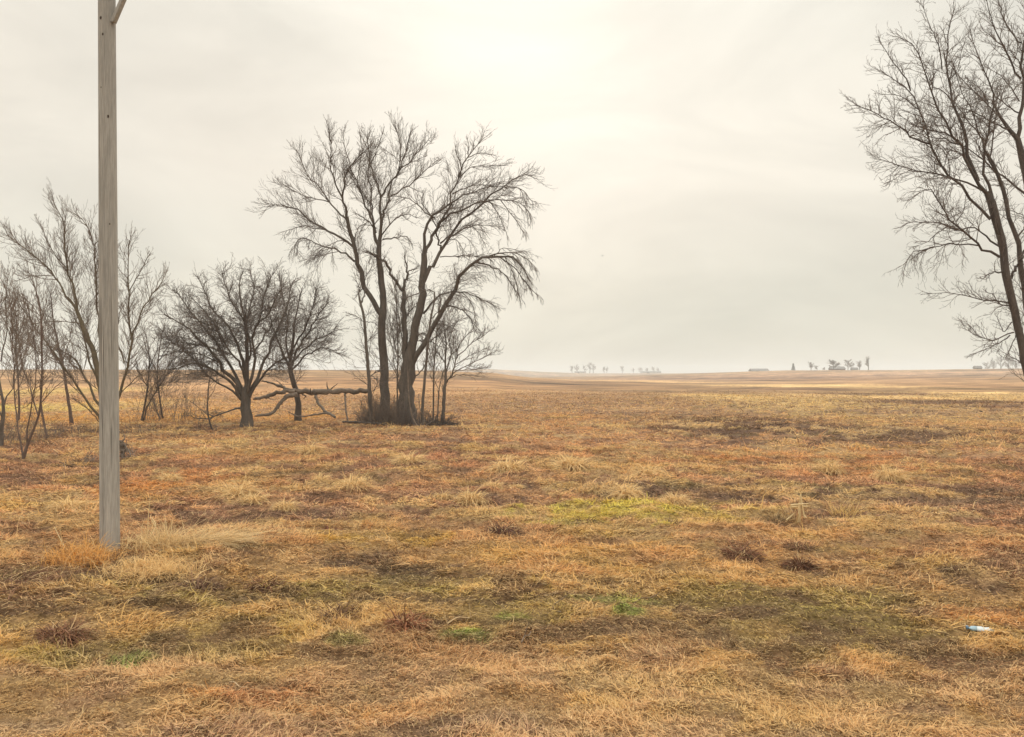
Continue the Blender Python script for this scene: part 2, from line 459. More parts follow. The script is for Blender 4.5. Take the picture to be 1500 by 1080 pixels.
# ------------------------------------------------------------------ field colour
# (columns, rows) of the broad colour of the field, as world bands by bearing and distance
ROWS = [(542, (160, 132, 104)), (556, (158, 126, 94)), (575, (152, 119, 82)), (600, (152, 117, 80)), (625, (152, 115, 80)), (660, (149, 110, 79)), (700, (146, 108, 80)), (745, (147, 110, 80)), (800, (156, 120, 78)),
        (850, (146, 117, 72)), (900, (142, 116, 70)), (950, (158, 127, 78)), (985, (196, 160, 110)), (1080, (182, 149, 108)), (1400, (140, 120, 98))]
STRAW, ORANGE, BROWN, DARK, OLIVE, LIME, GREEN, TAN, GREY, PALE = (205, 164, 100), (204, 154, 88), (132, 98, 72), (98, 74, 56), (136, 122, 66), (180, 168, 72), (98, 140, 40), (190, 152, 108), (140, 122, 104), (222, 188, 132)
PATCH = [  # x, y, rx, ry, colour, strength
 # far
 (1400, 580, 230, 6, (198, 164, 108), .85), (1180, 565, 200, 3, (188, 154, 104), .8), (950, 559, 160, 2, (190, 152, 104), .7), (1330, 548, 200, 3, (176, 140, 112), .6), (1250, 558, 200, 3, (150, 116, 86), .6), (1480, 565, 120, 6, (160, 122, 88), .6),
 (1170, 590, 190, 15, (172, 144, 92), .9), (1060, 620, 150, 14, (98, 72, 56), .97), (1300, 636, 130, 13, (112, 88, 68), .92), (880, 563, 140, 5, (140, 106, 74), .8), (350, 556, 420, 6, (150, 114, 82), .7), (1330, 604, 120, 5, (134, 104, 80), .7), (880, 578, 110, 16, (146, 112, 76), .8), (860, 645, 110, 26, (168, 124, 80), .6), (1200, 680, 180, 16, (176, 128, 78), .6), (1150, 722, 380, 11, (110, 90, 70), .9), (1440, 566, 70, 5, (152, 116, 84), .8), (300, 575, 420, 16, (168, 126, 88), .6), (940, 600, 60, 3, (186, 148, 98), .7),
 (620, 560, 220, 8, (160, 118, 80), .5), (820, 620, 120, 14, (170, 128, 82), .5), (60, 575, 90, 9, (178, 150, 88), .7), (60, 598, 130, 6, (176, 160, 80), .95), (180, 590, 100, 8, (196, 156, 92), .6), (150, 613, 260, 7, (208, 154, 78), .9), (300, 600, 70, 12, (196, 146, 78), .6),
 (450, 610, 60, 8, (196, 146, 80), .6), (130, 636, 240, 12, (132, 100, 70), .9), (430, 632, 110, 7, (132, 98, 70), .6), (250, 650, 130, 8, (182, 140, 86), .5), (1400, 590, 150, 3, (112, 80, 62), .9), (1290, 577, 90, 2, (120, 88, 66), .9), (1180, 570, 70, 1.5, (128, 94, 70), .8), (1480, 597, 60, 2.5, (112, 80, 62), .9), (1100, 556, 250, 2, (150, 112, 84), .7), (620, 585, 90, 6, (150, 112, 76), .5), (800, 590, 160, 6, (150, 114, 78), .6), (1050, 580, 60, 3, (196, 164, 104), .7),
 # middle
 (400, 665, 90, 10, STRAW, .45), (238, 712, 80, 20, (204, 144, 80), .9), (60, 745, 90, 13, STRAW, .8), (330, 720, 110, 10, STRAW, .5), (500, 718, 60, 6, PALE, .5), (620, 740, 140, 16, (134, 102, 78), .7), (420, 755, 160, 14, (140, 106, 84), .7),
 (860, 690, 90, 8, STRAW, .5), (600, 665, 160, 10, (148, 108, 80), .6), (700, 700, 150, 10, STRAW, .25), (1180, 665, 130, 6, ORANGE, .55), (1310, 700, 50, 4, ORANGE, .7), (1420, 665, 80, 6, TAN, .4),
 (1320, 735, 200, 14, (128, 104, 82), .7), (930, 755, 150, 18, (196, 180, 74), .9), (1040, 765, 60, 10, (206, 170, 92), .6), (820, 768, 60, 8, LIME, .7), (560, 795, 90, 12, (184, 150, 64), .7), (480, 775, 90, 8, ORANGE, .4),
 (900, 822, 230, 18, (212, 164, 98), .9), (730, 815, 80, 14, (214, 168, 98), .7), (1180, 785, 130, 12, (214, 170, 106), .8), (1250, 800, 60, 8, STRAW, .5), (120, 700, 120, 14, (136, 104, 76), .5),
 # near
 (750, 1020, 900, 34, (216, 180, 124), .72),
 (560, 835, 80, 16, (96, 78, 60), .8), (80, 840, 110, 28, (116, 88, 66), .75), (40, 780, 60, 10, (140, 108, 78), .5), (260, 880, 120, 16, OLIVE, .7), (330, 935, 150, 22, (146, 128, 66), .75), (500, 870, 150, 14, OLIVE, .6), (200, 855, 90, 14, OLIVE, .6), (700, 870, 130, 18, (138, 118, 66), .6),
 (1130, 880, 160, 26, (130, 112, 62), .8), (1400, 850, 130, 18, (126, 100, 70), .7), (1300, 830, 90, 12, (122, 96, 72), .5), (1230, 930, 180, 24, (134, 114, 64), .7), (1480, 910, 90, 16, (198, 144, 72), .8), (1330, 830, 60, 8, (180, 150, 80), .4),
 (680, 930, 34, 10, GREEN, .9), (745, 905, 36, 6, GREEN, .75), (925, 905, 36, 7, (112, 138, 52), .7), (190, 969, 22, 6, (96, 146, 50), .75), (505, 945, 30, 8, (120, 140, 50), .7), (900, 885, 60, 9, (124, 140, 60), .5), (50, 965, 60, 10, (150, 142, 64), .6), (10, 950, 30, 8, (206, 158, 74), .6),
 (380, 940, 90, 16, (170, 134, 82), .5), (90, 925, 60, 18, (138, 104, 76), .7), (640, 965, 60, 8, (196, 158, 104), .5), (200, 1020, 300, 14, (180, 136, 90), .5), (330, 1027, 90, 9, (188, 130, 70), .8), (560, 1050, 120, 12, (196, 148, 78), .6), (820, 1035, 80, 14, (206, 160, 84), .6),
 (1080, 1000, 160, 14, (150, 124, 88), .5), (1000, 985, 70, 12, (120, 98, 74), .5), (1300, 985, 160, 14, (158, 116, 72), .6), (1450, 1045, 60, 14, (214, 160, 74), .6), (1330, 1045, 80, 12, (132, 100, 76), .6), (1100, 1050, 120, 14, (190, 156, 98), .5), (60, 1070, 160, 12, GREY, .8), (760, 1075, 140, 6, (132, 114, 94), .6), (350, 1072, 150, 8, (150, 124, 98), .6),
 (600, 1000, 130, 10, (150, 118, 84), .4),
]
PW = []
for (x, y, rx, ry, c, s) in PATCH:
    p = ground_at(x, y); pn = ground_at(x, y + ry); pf = ground_at(x, y - ry) if y - ry > 541 else p
    ryw = max((p.y - pn.y), 0.5 * (pf.y - pn.y)); ryw = min(ryw, 0.4 * p.y)
    PW.append((p.x, p.y, rx * p.y / FPX, max(ryw, 0.15), srgb(*c), s))
_rowc = np.array([srgb(*c) for _, c in ROWS]); 
_rowd = np.array([max(3.0, ground_at(1150, r).y) for r, _ in ROWS])[::-1]; _rowc = _rowc[::-1]
print('row distances', _rowd)
ALB = 1.9
def lim(c, m=0.78):
    """cap brightness without shifting the hue"""
    return np.maximum(c * np.minimum(1, m / np.maximum(c.max(-1, keepdims=True), 1e-6)), 0.004)
def field_colour(x, y):
    r = np.hypot(x, y); lr = np.log(np.maximum(r, 2.5))
    c = np.stack([np.interp(lr, np.log(_rowd), _rowc[:, i]) for i in range(3)], -1)
    # sprawling mottle of straw, brown and leafy litter
    s = np.clip(r * 0.10, 0.6, 14)            # larger swards farther out
    n1 = fbm(x * 0.55, y * 0.55, 4); n2 = fbm(x * 1.7 + 40, y * 1.9, 4); n3 = fbm(x * 0.12 + 9, y * 0.12, 3); n4 = fbm(x * 5 + 3, y * 5.5, 3)
    near = (1 - sm((r - 50) / 80))[:, None]
    # patches with ragged edges
    wx = 0.35 * fbm(x * 0.8 + 5, y * 0.8, 4) + 0.12 * n2; wy = 0.35 * fbm(x * 0.8 - 31, y * 0.8 + 7, 4) + 0.12 * n4
    for (cx, cy, rx, ry, pc, st) in PW:
        m = (np.abs(x - cx) < rx * 2) & (np.abs(y - cy) < ry * 2)
        if not m.any(): continue
        k = min(1.0, ry * 0.8)
        q = np.sqrt(((x[m] - cx) / rx) ** 2 + ((y[m] - cy) / ry) ** 2) + 0.9 * wx[m] + 0.5 * n2[m]
        a = (st * sm((1.35 - q) / 0.7))[:, None]
        c[m] = c[m] * (1 - a) + pc * a
    hm = hummock(x, y)
    mot = (sm((hm + 0.9 * n4 - 0.45) / 0.4) * hm)[:, None] * 0.9
    c = c * (1 - mot) + srgb(236, 196, 134) * mot
    mot = sm((n2 + 0.5 * n1 - 0.18) / 0.35)[:, None] * 0.26 * near
    c = c * (1 - mot) + srgb(196, 156, 102) * mot
    mot = (sm((-n2 + 0.5 * n1 - 0.14) / 0.3) * (1 - 0.7 * hm))[:, None] * 0.58 * near
    c = c * (1 - mot) + srgb(112, 84, 68) * mot
    mot = sm((fbm(x * 0.9 + 80, y * 0.9, 4) - 0.28) / 0.3)[:, None] * 0.28 * near
    c = c * (1 - mot) + srgb(132, 122, 58) * mot
    far = 1 - near
    st = fbm(x * 0.02, y * 0.035 + x * 0.01, 5)[:, None]; st2 = fbm(x * 0.16, y * 0.16, 4)[:, None]
    c = c * (1 + (0.34 * st + 0.42 * st2) * far)
    # albedo drops with distance: browner fields, plus shade of absent blades put into colour
    alb = ALB * (1 - 0.58 * sm((r - 20) / 95))[:, None]
    lum = (c @ np.array([.3, .6, .1]))[:, None]
    c = c * 0.94 + 0.06 * lum
    c = c * np.clip(lum / 0.205, 0.3, 2.2) ** (0.68 * (1 - 0.5 * sm((r - 40) / 80)))[:, None]
    return lim(c * alb * np.array([1.0, 0.985, 0.93]))

# ------------------------------------------------------------------ ground
FA = math.radians(40)
fine = np.linspace(-FA, FA, 1250)
coarse = np.linspace(FA, 2 * math.pi - FA, 90)[1:-1]
AZ = np.concatenate([fine, coarse]); nA = len(AZ)
RR = np.concatenate([np.geomspace(0.02, 3.5, 20)[:-1], np.geomspace(3.5, 60, 620)[:-1], np.geomspace(60, 1800, 300)[:-1], np.geomspace(1800, 3200, 12)])
nR = len(RR)
gx = (RR[:, None] * np.sin(AZ)[None]).ravel(); gy = (RR[:, None] * np.cos(AZ)[None]).ravel()
gz = terrain(gx, gy) + micro(gx, gy)
gc = field_colour(gx, gy)
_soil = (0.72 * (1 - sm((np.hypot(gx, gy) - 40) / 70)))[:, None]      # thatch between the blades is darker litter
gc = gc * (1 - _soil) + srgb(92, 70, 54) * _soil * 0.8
ii = (np.arange(nR - 1)[:, None] * nA); jj = np.arange(nA)[None]; j2 = (jj + 1) % nA
GF = np.stack([ii + jj, ii + j2, ii + nA + j2, ii + nA + jj], -1).reshape(-1, 4)
GF = GF[:, ::-1]
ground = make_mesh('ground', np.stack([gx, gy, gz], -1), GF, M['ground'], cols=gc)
tag(ground, kind='structure')
del gc, GF

# ------------------------------------------------------------------ blades of grass
def blade_arrays(x, y, z, yaw, pitch, L, Wd, curl, k=3, sway=None, g=rng):
    n = len(x)
    v = np.stack([np.cos(yaw) * np.cos(pitch), np.sin(yaw) * np.cos(pitch), np.sin(pitch)], -1)
    side = np.stack([-np.sin(yaw), np.cos(yaw), np.zeros(n)], -1)
    tw = g.normal(0, 0.5, n)
    up = np.cross(side, v)
    side = nrm(side * np.cos(tw)[:, None] + up * np.sin(tw)[:, None])
    bend = (g.normal(0, 0.35, n))[:, None] * side
    P = np.empty((n, k, 3)); P[:, 0] = np.stack([x, y, z], -1)
    d = v.copy()
    for i in range(1, k):
        P[:, i] = P[:, i - 1] + d * (L / (k - 1))[:, None]
        d = nrm(d + np.array([0, 0, -1.0]) * (curl)[:, None] + bend)
    wd = np.linspace(1, 0.12, k)[None, :, None] if k > 2 else np.array([1, .3])[None, :, None]
    S = side[:, None, :] * Wd[:, None, None] * 0.5 * wd
    V = np.stack([P - S, P + S], 2).reshape(-1, 3)
    b = np.arange(n)[:, None] * (2 * k) + np.arange(k - 1)[None] * 2
    F = np.stack([b, b + 1, b + 3, b + 2], -1).reshape(-1, 4)
    return V, F
def vary(c, g, amt=0.3, straw=0.25):
    n = len(c)
    c = c * np.exp(g.normal(0, amt, n))[:, None]
    m = g.random(n)
    a = (m < straw)[:, None] * 0.7
    c = c * (1 - a) + np.array(srgb(232, 200, 148))[None] * a * g.uniform(0.6, 1.1, n)[:, None]
    b = ((m > straw) & (m < straw + 0.22))[:, None] * 0.75
    c = c * (1 - b) + np.array(srgb(96, 68, 50))[None] * b
    return lim(c)
zones = [(3.0, 8, 8500, .0066, .070), (8, 14, 3000, .0100, .095), (14, 25, 950, .016, .12), (25, 45, 230, .026, .17), (45, 110, 40, .042, .22)]
Vs, Fs, Cs, off = [], [], [], 0
LIT = [(3.0, 8, 5200, .0066, .040), (8, 14, 1900, .0105, .055), (14, 25, 600, .018, .08)]     # short flat litter everywhere
for zi, (a, b, dens, wd, ln) in enumerate(zones + LIT):
    lit = zi >= len(zones)
    HA = math.radians(60 if b < 9 else (55 if b < 15 else (47 if b < 30 else 42)))
    n = int(HA * (b * b - a * a) * dens)
    r = np.sqrt(rng.uniform(a * a, b * b, n)); t = rng.uniform(-HA, HA, n)
    x = r * np.sin(t); y = r * np.cos(t)
    tuft = fbm(x * 1.5 + 3, y * 2.2, 4)
    keep = lit | (rng.random(n) < np.clip(0.72 + 1.1 * tuft + 0.5 * fbm(x * 4.1, y * 5.3 + 9, 2), 0.10, 1) * (1 - 0.9 * sm((r - 60) / 50)))
    x, y, tuft = x[keep], y[keep], tuft[keep]; n = len(x)
    z = terrain(x, y) + micro(x, y)
    flow = fbm(x * 0.7 + 50, y * 0.7, 3) * 5 + rng.normal(0, 1.0, n)
    shoulder = sm((7.4 - y) / 1.0)
    upr = np.clip(0.14 + 0.30 * np.clip(tuft, -.3, 1) + 0.08 * shoulder, 0.03, 0.9)
    pitch = np.where(rng.random(n) < upr * 0.55, rng.uniform(0.4, 1.1, n), np.abs(rng.normal(0.12, 0.22, n)))
    if lit: pitch = np.abs(rng.normal(0.05, 0.12, n))
    L = ln * np.exp(rng.normal(0, 0.4, n)) * (0.85 + 0.4 * np.clip(tuft, -.5, 1))
    V, F = blade_arrays(x, y, z - 0.005 + rng.uniform(0, 0.03, n), flow, pitch, L, wd * rng.uniform(0.6, 1.5, n), rng.uniform(0.1, 0.7, n))
    c = vary(field_colour(x, y) * (0.8 if lit else 1), rng, 0.5 if lit else 0.42 if b < 20 else 0.30, 0.22 if b < 10 else (0.15 if b < 20 else 0.07)) * (1 + 0.5 * np.clip(tuft, -.5, .7))[:, None]
    c = lim(c)
    Vs.append(V); Fs.append(F + off); Cs.append(np.repeat(c, 6, 0)); off += len(V)
grass = make_mesh('grass', np.concatenate(Vs), np.concatenate(Fs), M['blade'], cols=np.concatenate(Cs), smooth=False)
tag(grass, 'matted dry grass and litter covering the near field', 'grass', kind='stuff')
print('grass verts', off)
del Vs, Fs, Cs

def blade_thing(name, V, F, C, loc, label, cat, group=None, parent=None):
    o = make_mesh(name, V, F, M['blade'], parent, cols=C, smooth=False)
    o.location = loc
    if parent is None: tag(o, label, cat, group)
    return o
def fountain(n, rad, L, wd, c, g, pit=(0.35, 1.3), curl=(0.4, 0.9), k=4, lean=None):
    a = g.uniform(0, 2 * math.pi, n); q = rad * np.sqrt(g.random(n)) * 0.45
    yaw = a + g.normal(0, 0.6, n)
    if lean is not None: yaw = np.where(g.random(n) < 0.75, lean + g.normal(0, 0.3, n), yaw)
    V, F = blade_arrays(q * np.cos(a), q * np.sin(a), np.full(n, -0.02) + 0.25 * rad * (1 - (q / rad / 0.45)), yaw, g.uniform(*pit, n), L * g.uniform(0.6, 1.25, n), wd * g.uniform(0.6, 1.4, n), g.uniform(*curl, n), k=k, g=g)
    V[:, 2] = np.maximum(V[:, 2], -0.03)
    C = lim(vary(np.repeat(np.array(srgb(*c))[None], n, 0), g, 0.36, 0.14) * (1.05 if sum(c) < 360 else 1.5))
    return V, F, np.repeat(C, 2 * k, 0)
gt = np.random.default_rng(33)
# prominent dark tussocks
DK = [(1085, 812, 36, 14, 'lower left of the trio of brown tussocks on the bright straw right of centre'), (1168, 803, 26, 9, 'flat brown tussock at the back of the trio on the bright straw right of centre'),
      (1172, 828, 30, 12, 'darkest brown tussock with a black hollow, nearest of the trio right of centre'),
      (735, 782, 34, 14, 'sprawling dark reddish brown tussock left of the yellow green patch'), (592, 915, 38, 20, 'rounded russet tussock in front of the green grass, foreground centre left'),
      (498, 905, 34, 18, 'grey brown tussock just left of the rounded russet one'), (288, 862, 34, 18, 'spiky grey brown tussock below and right of the pole base'),
      (390, 858, 34, 12, 'low brown tussock right of the spiky one near the pole'), (860, 768, 26, 8, 'dark tussock in the middle of the yellow green patch'), (985, 770, 28, 7, 'long dark tussock at the right end of the yellow green patch'),
      (905, 762, 18, 6, 'small dark tussock behind the middle of the yellow green patch'), (1015, 806, 14, 5, 'tiny dark tussock at the far left of the brown trio'), (88, 932, 44, 22, 'broad reddish brown tussock in the left foreground corner'),
      (480, 780, 20, 8, 'small maroon tussock in the brown ground left of centre'), (1400, 838, 30, 9, 'low dark tussock at the right edge of the field'), (1325, 778, 34, 8, 'flattened grey tussock with a few pale stalks at right')]
TC = [(132, 94, 70), (120, 88, 64), (106, 72, 50), (98, 68, 54), (146, 100, 72), (112, 86, 66), (116, 90, 72), (120, 86, 62), (100, 76, 58), (104, 82, 58), (98, 72, 54), (84, 60, 44), (134, 98, 74), (116, 72, 58), (90, 68, 50), (108, 92, 76)]
for (x, y, rx, ry, lb), c in zip(DK, TC):
    p = ground_at(x, y + ry * 0.45); sc_ = p.y / FPX
    V, F, C = fountain(950, rx * sc_, rx * sc_ * 1.1, 0.008 + 0.0008 * p.y, c, gt, pit=(0.2, 1.2), curl=(0.35, 1.1), k=5)
    V[:, 2] *= min(1.2, 2.3 * ry / rx)
    blade_thing('grass_tussock', V, F, C, p, lb, 'grass tussock', 'dark tussocks in the field')
# pale straw tufts: one mesh per size, copied
PT = [(350, 728, 24, 'widest pale straw tuft right of the pole, level with its lower third'), (322, 720, 17, 'smaller straw tuft touching the upper left of the widest one'), (372, 735, 20, 'straw tuft touching the lower right of the widest one'),
      (418, 745, 16, 'lone round straw tuft a little right of the widest group by the pole'), (518, 717, 22, 'flat straw tuft on the brown ground below the middle trees'), (470, 706, 14, 'little straw tuft left of the flat one below the middle trees'),
      (648, 730, 15, 'left one of the straw tuft pair in the centre of the field'), (690, 735, 20, 'right, larger one of the straw tuft pair in the centre of the field'), (722, 714, 14, 'small straw tuft just above and right of the central pair'), (757, 713, 11, 'smallest straw tuft right of the central pair'),
      (600, 677, 22, 'straw tuft straight below the foot of the stoutest tree'), (745, 690, 26, 'broad straw tuft up the field from the central pair'), (840, 686, 26, 'long straw tuft right of centre, farthest up the field'), (875, 719, 15, 'small domed straw tuft left above the yellow green patch'),
      (918, 728, 22, 'largest domed straw tuft just behind the yellow green patch'), (990, 735, 18, 'straw tuft behind the right end of the yellow green patch'), (950, 698, 22, 'straw tuft up the field above the yellow green patch'), (250, 702, 14, 'straw tuft on the orange ground right of the pole'),
      (300, 664, 18, 'straw tuft in front of the bent sapling'), (455, 662, 18, 'straw tuft in front of the fallen trunk'), (1305, 701, 20, 'orange tinged straw tuft alone right of centre'), (1215, 690, 18, 'straw tuft beyond the star shaped dried weed'), (100, 748, 24, 'straw tuft left of the pole, half way up it')]
V, F, C = fountain(420, 0.42, 0.46, 0.024, (246, 212, 154), gt, curl=(0.45, 1.0)); V[:, 2] *= 1.1; V[:, 2] += 0.02
proto = None
for (x, y, rx, lb) in PT:
    p = ground_at(x, y + 4); s = 1.3 * rx * p.y / FPX / 0.42
    if proto is None:
        proto = blade_thing('straw_tuft', V, F, C, p, lb, 'grass tuft', 'pale straw tufts in the middle field'); o = proto
    else:
        o = proto.copy(); COL.objects.link(o); o['label'] = lb
    o.location = p; o.rotation_euler = (0, 0, gt.uniform(0, 6.28)); o.scale = (s, s, s * gt.uniform(0.7, 1.1))

# ------------------------------------------------------------------ utility pole
pb = ground_at(161, 812)
Dp = pb.y
pole = empty('utility_pole', (pb.x, Dp, pb.z), 'weathered grey wooden utility pole standing in dry grass', 'utility pole')
H = 9.4
po = np.array(pb)
KP = 40
zt = np.linspace(-0.15, H, KP)
def px_pole(z):   # centre x at height z (leans a hair)
    return pb.x + (z / 7.0) * (at(157, 0, Dp).x - pb.x) * 1.0
zref = at(157, 0, Dp).z - pb.z
cx = pb.x + (at(156.5, 0, Dp).x - pb.x) * zt / zref
rad = np.interp(zt, [0, zref, H], [13.6, 11.7, 11.2]) * Dp / FPX
c = np.stack([cx, np.full(KP, Dp), pb.z + zt], -1)
V, F = tubes(c[None], rad[None], 40)
V3 = V.reshape(KP, 40, 3)
gch = np.random.default_rng(4).normal(0, 0.006, 40)[None, :, None] + 1
V3 = c[:, None] + (V3 - c[:, None]) * gch
V = V3.reshape(-1, 3)
make_mesh('shaft', V, F, M['pole'], pole, origin=po)
def box(name, c, size, material, parent, rot=None, bevel=0.006, origin=(0, 0, 0)):
    import bmesh
    bm = bmesh.new(); bmesh.ops.create_cube(bm, size=1)
    bmesh.ops.scale(bm, vec=size, verts=bm.verts)
    if bevel: bmesh.ops.bevel(bm, geom=bm.edges[:], offset=bevel, segments=2, affect='EDGES')
    if rot is not None: bmesh.ops.rotate(bm, cent=(0, 0, 0), matrix=rot, verts=bm.verts)
    bmesh.ops.translate(bm, vec=Vector(c) - Vector(origin), verts=bm.verts)
    me = bpy.data.meshes.new(name); bm.to_mesh(me); bm.free(); me.materials.append(material)
    return link(bpy.data.objects.new(name, me), parent)
# crossarm above the frame and its brace, whose foot shows at the top of the photograph
topz = pb.z + H; txx = float(cx[-1]); armz = topz - 0.45
arm = box('crossarm', (txx, Dp - 0.17, armz), (2.6, 0.10, 0.12), M['pole'], pole, origin=po)
def bar(name, a, b, wdt, thk, material, parent, origin):
    a = Vector(a); b = Vector(b); d = b - a
    q = d.to_track_quat('Z', 'Y').to_matrix()
    return box(name, (a + b) / 2, (wdt, thk, d.length), material, parent, rot=q, bevel=0.004, origin=origin)
f0 = at(166, 33, Dp - 0.06)
f1 = at(181, -2, Dp - 0.08)
dv = (f1 - f0)
end = f0 + dv * ((armz - f0.z) / dv.z)
bar('brace', f0, end, 0.070, 0.045, M['pole'], pole, po)
bar('brace', (2 * txx - f0.x, f0.y + 0.10, f0.z + 0.9), (txx - 0.95, f0.y + 0.02, armz), 0.05, 0.03, M['pole'], pole, po)
for dx in (-1.15, -0.5, 0.5, 1.15):
    zz = np.array([0, .02, .06, .07, .10, .11, .15, .18]); rr = np.array([.02, .02, .03, .055, .055, .03, .045, .01])
    cc = np.stack([np.full(8, txx + dx), np.full(8, Dp - 0.17), armz + 0.06 + zz], -1)
    V, F = tubes(cc[None], rr[None], 12)
    make_mesh('insulator', V, F, M['knot'], arm, origin=po)
for (kx, ky, kw) in ((153.5, 31, 3.0), (156.5, 55, 2.4), (163.5, 174, 3.0), (165.8, 330, 1.6), (154, 132, 1.3)):
    k0 = at(kx, ky, Dp)
    i = np.argmin(abs(c[:, 2] - k0.z)); rdx = k0.x - c[i, 0]; yy = Dp - math.sqrt(max(rad[i] ** 2 - rdx ** 2, 1e-4))
    import bmesh
    bm = bmesh.new(); bmesh.ops.create_icosphere(bm, subdivisions=2, radius=1)
    for v in bm.verts: v.co *= 1 + 0.15 * math.sin(7 * v.co.x + 5 * v.co.z + kx)
    s = kw * Dp / FPX / 2
    bmesh.ops.scale(bm, vec=(s, 0.006, s * 1.7), verts=bm.verts)
    me = bpy.data.meshes.new('knot'); bm.to_mesh(me); bm.free(); me.materials.append(M['knot'])
    o = link(bpy.data.objects.new('knot', me), pole); o.location = Vector((k0.x, yy, k0.z)) - Vector(po)
# drying cracks down the shaft
gk = np.random.default_rng(8)
for i in range(9):
    z0 = gk.uniform(0.2, 4.5); z1 = z0 + gk.uniform(0.5, 1.6); th_ = gk.uniform(-2.6, -0.5)
    zz = np.linspace(z0, z1, 9); rr = np.interp(zz, zt, rad) + 0.0005; cxx = np.interp(zz, zt, cx)
    tt = th_ + np.cumsum(gk.normal(0, 0.012, 9))
    cc = np.stack([cxx + rr * np.cos(tt), Dp + rr * np.sin(tt), pb.z + zz], -1)
    V, F = tubes(cc[None], (0.0022 * np.sin(np.linspace(0.1, 3.04, 9)))[None], 5)
    make_mesh('crack', V, F, M['knot'], pole, origin=po)

# dry grass round its foot
def stalks(name, pts_list, wpx, D, material, label, cat, group=None, colour=(236, 214, 168)):
    """long stalks traced one by one: list of pixel polylines at depth D (or list of depths)"""
    r0 = at(pts_list[0][0][0], pts_list[0][0][1], D)
    org = np.array((r0.x, D, th(r0.x, D))); parts = []; g = np.random.default_rng(int(abs(r0.x) * 100))
    for pl in pts_list:
        dy = g.uniform(-0.15, 0.15)
        P3 = np.array([at(x, y, D + dy * i) for i, (x, y) in enumerate(pl)])
        c_, r_ = resample(P3, np.linspace(1, 0.5, len(pl)) * wpx * D / FPX / 2, 8)
        parts.append(tubes(c_[None], r_[None], 5))
    V, F = merge(parts)
    C = lim(np.repeat(np.array(srgb(*colour))[None], len(V), 0) * 1.3)
    o = make_mesh(name, V - org, F, material, cols=C); o.location = org
    return tag(o, label, cat, group)
def heap(name, x0, x1, y, n, L, wd, c, label, cat, pit, curl, yaw=None, ydepth=0.3, g=gt, group=None):
    """blades spread along the ground between two pixels of one row"""
    a = ground_at(x0, y); b = ground_at(x1, y); m = (a + b) / 2
    u = np.clip(g.normal(0.5, 0.22, n), 0, 1)
    xx = a.x + (b.x - a.x) * u - m.x; yy = g.normal(0, ydepth, n)
    zz = terrain(xx + m.x, yy + m.y) + micro(xx + m.x, yy + m.y) - m.z
    ya = g.uniform(0, 2 * math.pi, n) if yaw is None else g.normal(yaw[0], yaw[1], n)
    V, F = blade_arrays(xx, yy, zz - 0.01, ya, g.uniform(*pit, n), L * g.uniform(0.5, 1.3, n), wd * g.uniform(0.6, 1.4, n), g.uniform(*curl, n), k=5, g=g)
    V[:, 2] = np.maximum(V[:, 2], -0.06)
    C = lim(vary(np.repeat(np.array(srgb(*c))[None], n, 0), g, 0.3, 0.2) * 1.45)
    return blade_thing(name, V, F, np.repeat(C, 10, 0), m, label, cat, group)
heap('grass_clump', 70, 165, 828, 1300, 0.34, 0.008, (226, 172, 100), 'orange dry grass clump hugging the left of the pole base', 'grass clump', (0.5, 1.4), (0.25, 0.7), ydepth=0.16)
heap('grass_clump', 150, 300, 842, 1700, 0.30, 0.008, (242, 204, 142), 'golden dry grass clump in front of the pole base', 'grass clump', (0.4, 1.3), (0.3, 0.8), ydepth=0.22)
heap('straw_sheaf', 195, 330, 804, 950, 0.80, 0.0085, (250, 222, 170), 'long flattened straw sheaf combed to the right of the pole', 'straw', (0.08, 0.35), (0.05, 0.16), yaw=(0.0, 0.14), ydepth=0.10)
heap('straw_sheaf', 180, 290, 808, 900, 0.42, 0.008, (244, 214, 160), 'loose upright straw beside the right of the pole base', 'straw', (0.4, 1.3), (0.1, 0.4), ydepth=0.15)
heap('weed_clump', 10, 105, 850, 1000, 0.34, 0.008, (112, 84, 66), 'dark brown tangled weeds left of the pole base', 'weeds', (0.1, 0.7), (0.2, 0.6), yaw=(0.3, 1.2), ydepth=0.45)
stalks('dry_stalk', [[(216, 788), (217, 760), (220, 727)], [(222, 762), (232, 780), (240, 800)], [(218, 790), (228, 770), (222, 758)]], 1.6, Dp + 0.2, M['blade'], 'tallest thin dry stalk standing right of the pole base', 'dry stalk')
stalks('dry_stalk', [[(248, 790), (251, 775), (252, 762)], [(246, 786), (241, 755)]], 1.5, Dp + 0.1, M['blade'], 'short pair of dry stalks right of the tallest stalk', 'dry stalk')
stalks('dry_stalk', [[(92, 800), (88, 775)], [(95, 802), (86, 785), (80, 772)]], 1.3, Dp - 0.2, M['blade'], 'thin dry stalk at the left edge of the orange clump by the pole', 'dry stalk')

# dried stalks like a starburst in the field
w0 = ground_at(1172, 768)
stalks('dried_weed', [[(1169, 768), (1171, 745), (1173, 724)], [(1180, 766), (1176, 745), (1173, 724)], [(1171, 766), (1172, 750), (1172, 726)], [(1159, 740), (1172, 739), (1184, 738)], [(1158, 743), (1170, 742)], [(1176, 742), (1183, 742)],
                     [(1152, 762), (1158, 757), (1163, 752)], [(1166, 768), (1168, 758), (1170, 752)], [(1183, 768), (1180, 755)], [(1186, 764), (1179, 756)]], 3.2, w0.y - 0.15, M['blade'], 'pale star shaped bunch of dried weed stalks standing alone in the field', 'dried weed')
p = w0
V, F, C = fountain(160, 0.45, 0.35, 0.010, (128, 96, 72), gt, pit=(0.5, 1.4), curl=(0.1, 0.4)); blade_thing('grass_tussock', V, F, C, (p.x + .02, p.y + .15, p.z), 'brown tuft at the foot of the star shaped dried weed', 'grass tussock')
p = ground_at(1235, 758)
